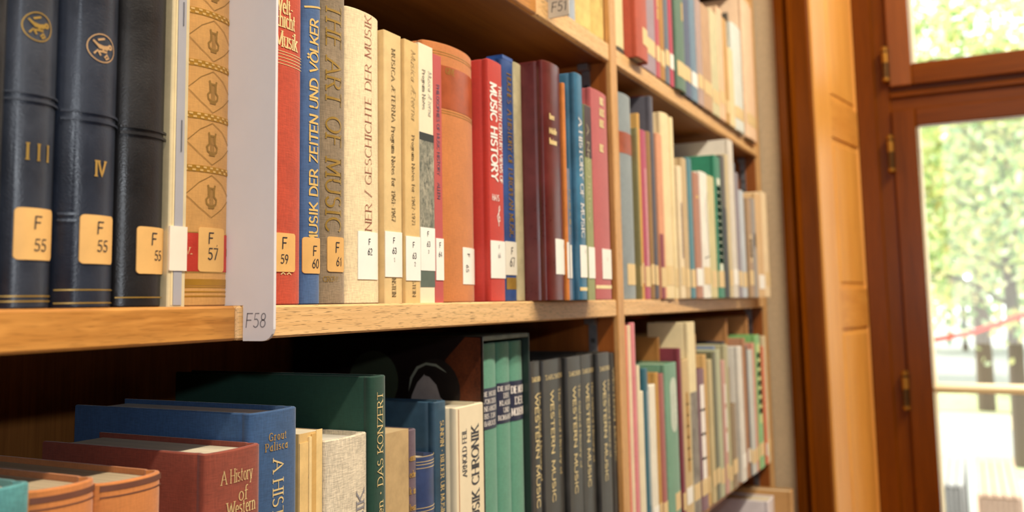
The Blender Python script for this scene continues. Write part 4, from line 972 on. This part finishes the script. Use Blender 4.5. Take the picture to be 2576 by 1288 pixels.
# middle shelf
fm = far_row([
 ('thick grey red-banded volume', 1599, 238, C('#8b979c'), 'round', dict(l=1566, bulge=.010, tx=1575, ys=.004)),
 ('low olive book', 1609, 318, C('#8b8258'), 'hard', dict(tx=1595)),
 ('pale tan book', 1621, 283, PA('#d8aa62'), 'hard', dict(tx=1603)),
 ('dark pink book', 1637, 328, C('#b54f6b'), 'hard', dict(tx=1620)),
 ('brown paper-covered book', 1648, 335, PA('#9c7a50'), 'hard', dict(tx=1640)),
 ('tall black book', 1657, 243, C('#5a5a66'), 'hard', dict(tx=1640, depth=.19)),
 ('slim dark red book', 1661, 260, C('#8c3a3f'), 'hard', dict(tx=1652, rec=.016)),
 ('salmon dark-footed book', 1677, 340, PA('#e2a27f'), 'hard', dict(tx=1665)),
 ('tall cream book', 1695, 285, PA('#f0ddb0'), 'round', dict(tx=1675, bulge=.004)),
 ('slim cream book', 1706, 296, PA('#f2e0b4'), 'hard', dict(tx=1692)),
 ('recessed tan book', 1713, 378, PA('#b3935f'), 'hard', dict(tx=1715, rec=.03)),
 ('dark-lettered cream book', 1724, 420, PA('#f3e2c0'), 'hard', dict(tx=1715)),
 ('slim beige book', 1737, 400, PA('#cdb48c'), 'hard', dict(tx=1725)),
 ('slim teal book', 1750, 398, C('#4e8593'), 'hard', dict(tx=1735)),
 ('brownish red book', 1768, 436, C('#b07a62'), 'hard', dict(tx=1755)),
 ('white book with black streak', 1788, 434, PA('#f3f1e6'), 'hard', dict(tx=1772)),
 ('olive-cream book', 1805, 446, PA('#d9cf9e'), 'hard', dict(tx=1795)),
 ('pale-lettered green book', 1822, 395, C('#2f8468'), 'hard', dict(tx=1808, depth=.18)),
 ('slim black-footed book', 1834, 390, C('#55534f'), 'hard', dict(tx=1815)),
 ('slim beige-grey book', 1844, 388, PA('#cfc09a'), 'hard', dict(tx=1826)),
 ('tall white flat book', 1857, 356, PA('#ded8cc'), 'hard', dict(tx=1843, depth=.23)),
 ('purple-grey book', 1867, 435, C('#8d8690'), 'hard', dict(tx=1855)),
 ('slim white-spined book', 1879, 480, PA('#c4ccd4'), 'hard', dict(tx=1868)),
 ('tall blue-grey recessed book', 1884, 428, C('#5d6c7d'), 'hard', dict(tx=1880, rec=.02)),
 ('brown book', 1896, 500, C('#a98a67'), 'hard', dict(tx=1885)),
 ('slim grey book', 1906, 502, C('#97918c'), 'hard', dict(tx=1900)),
 ('tan book', 1923, 490, PA('#dcb98a'), 'hard', dict(tx=1912)),
 ('cream book', 1936, 484, PA('#efd9b2'), 'hard', dict(tx=1922, ys=-.004)),
], ZM, 650, 'middle', 'books on the far middle shelf', .006, (1599, 1936, .004, -.030))
g = fm[0]; g.patch(.0005, g.W-.0005, g.uv(1570, 385)[1], g.uv(1570, 332)[1], leather('#a5553c', .4, .3), 'title_band', .0004)
for i, (a, c, m) in enumerate(((.020, .05, TL),)*len(fm)):
    b = fm[i]
    if i in (6, 10, 18, 23, 25): continue
    off = random.uniform(-.004, .004)
    foot(b, .022+off, .052+off, WL if i in (14, 20, 26) else TL, 0.3 if i == 0 else .04)
dashes(fm[3], .05, .2, plain('#d998a0', .6), 9); dashes(fm[11], .07, .16, plain('#a58f86', .6), 9); dashes(fm[17], .06, .22, plain('#e9f0dc', .6), 12, .5, .5); dashes(fm[24], .08, .13, plain('#e8cf9f', .6), 5); dashes(fm[25], .11, .135, plain('#55505a', .6), 4)
fm[7].patch(.0003, fm[7].W*.5, ZM+.001, ZM+.10, C('#8a3644'), 'dark_foot', .0003); fm[14].patch(fm[14].W*.3, fm[14].W*.6, fm[14].zt-.045, fm[14].zt-.04, YEL, 'star_print', .0004)
b = fm[15]; ink_polys(b, [[(b.W*.95, ZM+.19), (b.W*.6, ZM+.16), (b.W*.75, ZM+.10), (b.W*.9, ZM+.075), (b.W*.2, ZM+.07)], [(b.W*.7, ZM+.01), (b.W*.5, ZM+.03)]], PRINT, .0016, 'black_streak')
fm[18].patch(.0003, fm[18].W-.0003, ZM+.001, ZM+.17, plain('#2c2b2d', .5), 'dark_foot', .0003)

# upper shelf
def ref_u(px): return 124+(px-1545)*.674
fu = far_row([
 ('cream book with dark foot', 1572, None, PA('#e8d8a8'), 'round', dict(l=1546, bulge=.005, ys=.002)),
 ('thick salmon red book', 1633, None, C('#b5523c'), 'hard', dict(l=1572, p=1606, bulge=.002)),
 ('grey-lilac book', 1654, None, C('#9f8d99'), 'hard', {}),
 ('slim red book', 1665, None, C('#bb5560'), 'hard', {}),
 ('slim tan-brown book', 1677, None, PA('#b6874c'), 'hard', {}),
 ('slim slate book', 1689, None, C('#64707f'), 'hard', {}),
 ('slim crimson book', 1699, None, C('#b9435a'), 'hard', {}),
 ('dark green book', 1728, None, C('#5c7c69'), 'hard', dict(l=1699, p=1708, bulge=.002)),
 ('dark blue book', 1743, None, C('#525f7c'), 'hard', {}),
 ('steel blue book', 1759, None, C('#6f8ba0'), 'hard', {}),
 ('purple-brown book', 1774, None, C('#b39a92'), 'hard', {}),
 ('beige-brown book', 1796, None, PA('#c7a483'), 'hard', {}),
 ('olive-white book', 1815, None, PA('#d6d0a8'), 'hard', {}),
 ('slim pinkish book', 1829, None, PA('#ecc9a6'), 'hard', {}),
 ('slim tan book', 1840, None, PA('#cda368'), 'hard', {}),
 ('low cream book', 1853, 130, PA('#efdcac'), 'hard', dict(tx=1845)),
 ('pale blue-white book', 1875, 62, PA('#dfe6df'), 'round', dict(tx=1850, bulge=.004)),
 ('slim dark grey book', 1881, 80, C('#5b544a'), 'hard', dict(tx=1872, rec=.03)),
 ('tall pinkish cream book', 1906, 28, PA('#f3d3b2'), 'hard', dict(tx=1895, ys=-.002, bulge=.002)),
], ZU, ref_u, 'upper', 'books on the far upper shelf', .006, (1572, 1906, .002, -.012))
for i, b in enumerate(fu):
    if i in (0, 17, 15): continue
    q = random.uniform(-.008, .006); foot(b, .028+q, .054+q, WL if i in (6, 9) else TL, .45 if i == 1 else .05, .95)
fu[0].patch(.0004, fu[0].W-.0004, ZU+.0005, ZU+.008, plain('#4a453c', .7), 'dark_foot', .0004)
dashes(fu[3], ZU+.1, ZU+.2, YEL, 5); dashes(fu[7], ZU+.13, ZU+.16, YEL, 2, .7, .2)

# lower shelf
fl = far_row([
 ('salmon red book', 1585, 818, C('#dc7a62'), 'hard', dict(l=1576, tx=1580)),
 ('slim cream book', 1593, 818, PA('#efdcbc'), 'hard', dict(tx=1588)),
 ('pink book', 1604, 811, C('#d9838a'), 'hard', dict(tx=1598)),
 ('cream pamphlet', 1611, 919, PA('#efe4c4'), 'paper', dict(tx=1605)),
 ('low cream book', 1620, 985, PA('#efe6cc'), 'hard', dict(tx=1612)),
 ('teal book with pale lettering', 1633, 926, C('#2d6577'), 'hard', dict(tx=1630)),
 ('white book', 1651, 966, PA('#f2eddc'), 'hard', dict(tx=1648, l=1636)),
 ('slim tan book', 1659, 938, PA('#c79a55'), 'hard', dict(tx=1650)),
 ('reddish brown book', 1673, 940, C('#a35b54'), 'hard', dict(tx=1665)),
 ('wide green oval-printed book', 1705, 912, C('#6f9f84'), 'hard', dict(tx=1695, depth=.2, bulge=.002)),
 ('tall brown recessed portfolio', 1710, 843, PA('#a0713a'), 'hard', dict(tx=1697, rec=.03, depth=.22)),
 ('dark red book', 1718, 876, C('#7c3340'), 'hard', dict(tx=1710)),
 ('tan book with ochre lettering', 1736, 904, PA('#d3b98a'), 'hard', dict(tx=1726)),
 ('tall cream-topped book', 1756, 809, PA('#efe0b4'), 'hard', dict(tx=1750, depth=.07)),
 ('white-lettered purple-brown book', 1775, 927, C('#7b5360'), 'hard', dict(tx=1768)),
 ('slim orange-tan book', 1781, 892, PA('#d8b276'), 'hard', dict(tx=1773)),
 ('tall tan recessed book', 1786, 835, PA('#b38a55'), 'hard', dict(tx=1787, rec=.02, depth=.2)),
 ('beige book', 1796, 905, PA('#cbbb90'), 'hard', dict(tx=1785)),
 ('dark olive book', 1806, 885, C('#6b6b52'), 'hard', dict(tx=1800)),
 ('grey-green book', 1817, 880, PA('#bcc0a0'), 'hard', dict(tx=1808)),
 ('slim blue book', 1821, 868, C('#7c8fb4'), 'hard', dict(tx=1815, rec=.012)),
 ('white-lettered pinkish book', 1828, 906, PA('#d3a79c'), 'hard', dict(tx=1822)),
 ('grey-beige book', 1837, 866, PA('#bdb894'), 'hard', dict(tx=1830)),
 ('low brown book', 1851, 1015, C('#8a734f'), 'hard', dict(tx=1848)),
 ('brown book', 1857, 918, PA('#96713a'), 'hard', dict(tx=1853, rec=.014)),
 ('pale-spined black book', 1861, 852, C('#39414e'), 'hard', dict(tx=1857, rec=.024, depth=.2)),
 ('white-grey book', 1873, 870, PA('#e6e3da'), 'hard', dict(tx=1868)),
 ('tall brown recessed album', 1877, 797, PA('#a9794a'), 'hard', dict(tx=1868, rec=.03, depth=.22)),
 ('slim pinkish brown book', 1881, 850, PA('#b98a6a'), 'hard', dict(tx=1875)),
 ('slim black book', 1886, 868, C('#3c4448'), 'hard', dict(tx=1882)),
 ('light grey book', 1899, 880, PA('#cfd3cf'), 'hard', dict(tx=1890)),
 ('slim rose book', 1905, 862, PA('#d49a84'), 'hard', dict(tx=1898)),
 ('bright green book', 1919, 842, C('#7fb871'), 'hard', dict(tx=1908, depth=.19)),
 ('tall brown album', 1923, 792, PA('#a9794a'), 'hard', dict(tx=1905, rec=.026, depth=.22)),
 ('slim orange-red book', 1927, 872, C('#d46f4c'), 'hard', dict(tx=1918)),
 ('pale beige book', 1934, 845, PA('#d8c8a4'), 'hard', dict(tx=1925)),
], ZL-.001, 1000, 'lower', 'books on the far lower shelf', .008, (1585, 1934, .006, -.022))
for i, b in enumerate(fl):
    if i in (0, 1, 2, 10, 16, 20, 24, 25, 27, 33): continue
    q = random.uniform(-.006, .006); foot(b, .024+q, .050+q, WL if i in (5, 6, 12, 26, 28, 34) else TL, .45 if i == 9 else .05, .95)
b = fl[9]; v1, v0 = b.uv(1690, 950)[1], b.uv(1690, 1090)[1]
b.patch(b.W*.3, b.W*.85, v0, v1, paper('#c9d6c6', .6, .1), 'oval_print', .0003, rad=b.W*.26)
for k in range(7): b.lines(v0+(v1-v0)*(k+1.2)/8.5, WI, [(0, .006)], u0=b.W*.42, u1=b.W*.8, name='lettering')
dashes(fl[14], fl[14].zt-.18, fl[14].zt-.02, WI, 4, .5, .6); dashes(fl[21], fl[21].zt-.16, fl[21].zt-.03, WI, 3, .5, .6); dashes(fl[5], ZL+.06, fl[5].zt-.03, plain('#9fb4bc', .6), 14, .6); dashes(fl[12], ZL+.08, fl[12].zt-.05, plain('#b98a3c', .6), 7); dashes(fl[32], ZL+.1, fl[32].zt-.02, plain('#d9e39b', .6), 8, .5, .5)
b = fl[13]; b.patch(.0003, b.W-.0003, ZL+.001, b.uv(1748, 985)[1], paper('#9b948a', .6, .4), 'photo_print', .0003)

# bottom shelf: a few books whose tops show under the lower board
ZB3 = -.6985
def spot(px, py, y): return atY(px, py, y)
bt = []
for lab, l, r, top, ysb, m, dep in (
  ('dark teal book under the far lower shelf, tallest of the bottom row', 1914, 1925, 1205, .03, C('#2b6a68'), .2),
  ('tan paper-covered book sticking out in the bottom row', 1927, 1936, 1247, -.005, PA('#b58a5c'), .22),
  ('brown book sticking out furthest at the bottom row end', 1963, 1971, 1258, -.055, PA('#c79a63'), .2),
  ('low white-edged book at the front of the bottom row', 1898, 1916, 1280, -.02, PA('#e9e2e6'), .2)):
    x0 = atY(l, top, ysb)[0]; x1 = max(atY(r, top, ysb)[0], x0+.012); bt.append([lab, x0, x1, ysb, atY(r, top, ysb)[2], m, dep])
bt.sort(key=lambda q: q[1])
xp = 1.95
for q in bt:
    w = q[2]-q[1]; x0 = max(q[1], xp); x1 = min(x0+w, 2.1); xp = x1+.0006
    if x1-x0 > .004: Book(q[0], x0, x1, q[3], ZB3, q[4], q[5], 'hard', q[6], group='books on the far bottom shelf')

# ------------------------------------------------------------------ outside the window
GZ = -4.0
def ground(name, pts, z, mat):
    mb = MB(); mb.prism(pts, z-.1, z); return tag(mb.build(name, mat), kind='structure')
PAVE = plain('#b3b2ae', .9); GRASS, nt, b_ = newmat('lawn')
n1 = noise(nt, coords(nt, (1, 1, 1)), 1.6, 6, .7); nt.links.new(ramp(nt, n1, [(.35, lin('#a9b98a')), (.65, lin('#d8d2a0'))]), b_.inputs['Base Color']); b_.inputs['Roughness'].default_value = .95
ground('ground', [(2.8, -60), (140, -60), (140, 60), (2.8, 60)], GZ, PAVE)
ground('lawn', [(34.5, -60), (44, -60), (44, 60), (34.5, 60)], GZ+.03, GRASS)
ground('lawn_near', [(22.6, -14), (25.2, -14), (25.2, -.62), (22.6, -.62)], GZ+.03, GRASS)
ground('path', [(30.5, -60), (34, -60), (34, 60), (30.5, 60)], GZ+.02, plain('#e6d2b4', .9))
# two slatted timber boxes
WB = wood('#d8b79c', '#c39a80', 0, .7); WBG = wood('#b9b4ae', '#9b9590', 0, .7)
def slat_box(label, x0, x1, y0, y1, zt, mat, n):
    o = ((x0+x1)/2, (y0+y1)/2, GZ); r = empty('slatted_box', o); tag(r, label, 'timber box', 'slatted timber boxes in the yard')
    def p(nm, a, b, m=mat):
        mb = MB(); mb.box(a, b, .008); mb.build(nm, m, r, o)
    for k in range(5):
        ya = y0+(y1-y0)*k/5; p('lid_plank', (x0, ya+.008, zt-.05), (x1, ya+(y1-y0)/5-.008, zt))
    p('core', (x0+.08, y0+.05, GZ), (x1-.08, y1-.05, zt-.09), plain('#4a4744', .8))
    for k in range(n):
        ya = y0+(y1-y0)*(k+.15)/n; p('slat', (x0+.02, ya, GZ+.05), (x0+.06, ya+(y1-y0)/n*.5, zt-.06))
    for (a, b) in ((x0, y0), (x0, y1-.05), (x1-.06, y0), (x1-.06, y1-.05)): p('corner_post', (a, b, GZ), (a+.06, b+.05, zt-.05))
slat_box('pinkish slatted timber box in the yard, right one of two', 15.05, 18.5, -.95, -.33, -2.9, WB, 9)
slat_box('grey slatted timber box in the yard beside the window post, left one', 15.6, 18.6, -.19, .42, -2.9, WBG, 9)
# red barrier rail between the trees
mb = MB(); mb.tube([(14, .6, -.90), (14, .05, -.63), (14, -.41, -.535), (14, -1.07, -.296), (14, -2.6, .22)], .035, 10)
tag(mb.build('red_pole', plain('#e0452f', .4), origin=(14, -.4, -.5), smooth=40), 'slanting red pole among the tree leaves outside the window', 'pole')
# trees
LEAFS = {}
def leafmat(cols):
    k = tuple(cols)
    if k in LEAFS: return LEAFS[k]
    m, nt, b = newmat('leaves'); oi = node(nt, 'ShaderNodeNewGeometry')
    r = ramp(nt, oi.outputs['Random Per Island'], [(i/(len(cols)-1), lin(c)) for i, c in enumerate(cols)])
    df = node(nt, 'ShaderNodeBsdfDiffuse'); tl = node(nt, 'ShaderNodeBsdfTranslucent'); gl = node(nt, 'ShaderNodeBsdfGlossy'); gl.inputs['Roughness'].default_value = .25
    nt.links.new(r, df.inputs[0]); nt.links.new(r, tl.inputs[0])
    mx = node(nt, 'ShaderNodeMixShader'); mx.inputs[0].default_value = .45; nt.links.new(df.outputs[0], mx.inputs[1]); nt.links.new(tl.outputs[0], mx.inputs[2])
    m2 = node(nt, 'ShaderNodeMixShader'); m2.inputs[0].default_value = .06; nt.links.new(mx.outputs[0], m2.inputs[1]); nt.links.new(gl.outputs[0], m2.inputs[2])
    nt.links.new(m2.outputs[0], nt.nodes['Material Output'].inputs[0]); nt.nodes.remove(b)
    LEAFS[k] = m; return m
rng = np.random.default_rng(3)
BARK = plain('#6a5c4e', .9)
def tree(label, x, y, h, crown, rad, nleaf, cols, lsize, z0=None, trunk_r=.16):
    o = (x, y, GZ); r = empty('tree', o); tag(r, label, 'tree', 'trees outside the window')
    mb = MB(); mb.tube([(x, y, GZ-.05), (x+.05, y-.03, GZ+h*.3), (x-.05, y+.05, GZ+h*.62), (x, y, GZ+h*.9)], [trunk_r*1.2, trunk_r, trunk_r*.6, trunk_r*.15], 10); mb.build('trunk', BARK, r, o, smooth=50)
    tips = []
    for k in range(16):
        a = k*2.4; t = .3+.6*(k/16); L = rad*(.9-.35*(k/16)); zb = GZ+h*t
        e = np.array([x+math.cos(a)*L, y+math.sin(a)*L, zb+L*.25]); m_ = np.array([x+math.cos(a)*L*.5, y+math.sin(a)*L*.5, zb+L*.22])
        mb = MB(); mb.tube([(x, y, zb), m_, e], [trunk_r*.35, trunk_r*.2, .01], 6); mb.build('branch', BARK, r, o, smooth=50)
        tips += [e, m_]
    # leaf clusters fill an irregular crown
    cz0, cz1 = crown; ncl = max(40, nleaf//60); P = []
    for _ in range(ncl):
        d = rng.normal(size=3); d /= np.linalg.norm(d); q = rng.random()**.45
        c = np.array([x+d[0]*rad*q, y+d[1]*rad*q, GZ+(cz0+cz1)/2+d[2]*(cz1-cz0)/2*q])
        n = nleaf//ncl; P.append(c+rng.normal(scale=rad*.12, size=(n, 3)))
    P = np.concatenate(P); n = len(P)
    A = rng.normal(size=(n, 3)); A /= np.linalg.norm(A, axis=1)[:, None]; B = np.cross(A, rng.normal(size=(n, 3))); B /= np.linalg.norm(B, axis=1)[:, None]
    s = lsize*rng.uniform(.6, 1.3, size=(n, 1))
    v = np.stack([P-A*s, P+B*s*.55, P+A*s, P-B*s*.55], 1).reshape(-1, 3)-np.array(o)
    me = bpy.data.meshes.new('foliage'); me.vertices.add(4*n); me.vertices.foreach_set('co', v.ravel())
    me.loops.add(4*n); me.loops.foreach_set('vertex_index', np.arange(4*n)); me.polygons.add(n); me.polygons.foreach_set('loop_start', np.arange(n)*4)
    me.update(calc_edges=True); me.validate(); me.materials.append(leafmat(cols))
    f = bpy.data.objects.new('foliage', me); COL.objects.link(f); f.parent = r; f['kind'] = 'stuff'
BRIGHT = ['#cfe59a', '#e6efac', '#f7ee96', '#d9ebb8', '#b4cf86', '#f3d894', '#f6f7d4', '#7f9f62', '#9db87e']
SOFT = ['#cfe3b2', '#e0ecc4', '#bdd4a6', '#f0f1cc', '#ecd3ae', '#a3bb94', '#6f8d63']
tree('yellow-green tree nearest the window with leaves hanging low', 24, -1.3, 11, (3.1, 11.5), 3.6, 16000, BRIGHT, .13)
tree('slim-trunked tree on the lawn seen below the glazing bar', 35, -.75, 12, (4.0, 12), 4.2, 14000, SOFT, .17, trunk_r=.24)
tree('pale green tree behind the others towards the left', 50, 6.8, 15, (2.5, 16), 5.2, 12000, SOFT, .24)
tree('pale green tree behind the others towards the right', 50, -8.2, 15, (3, 16), 6, 12000, BRIGHT, .24)
tree('far green tree closing the view between the trunks', 72, 0, 19, (1.5, 20), 8.5, 14000, SOFT, .32)
# labels have to be unique
seen = {}
for o, l in ALL_LABELS:
    l = o['label']
    if l in seen: print('DUPLICATE LABEL', l)
    seen[l] = 1
print('books', len(ALL_LABELS))
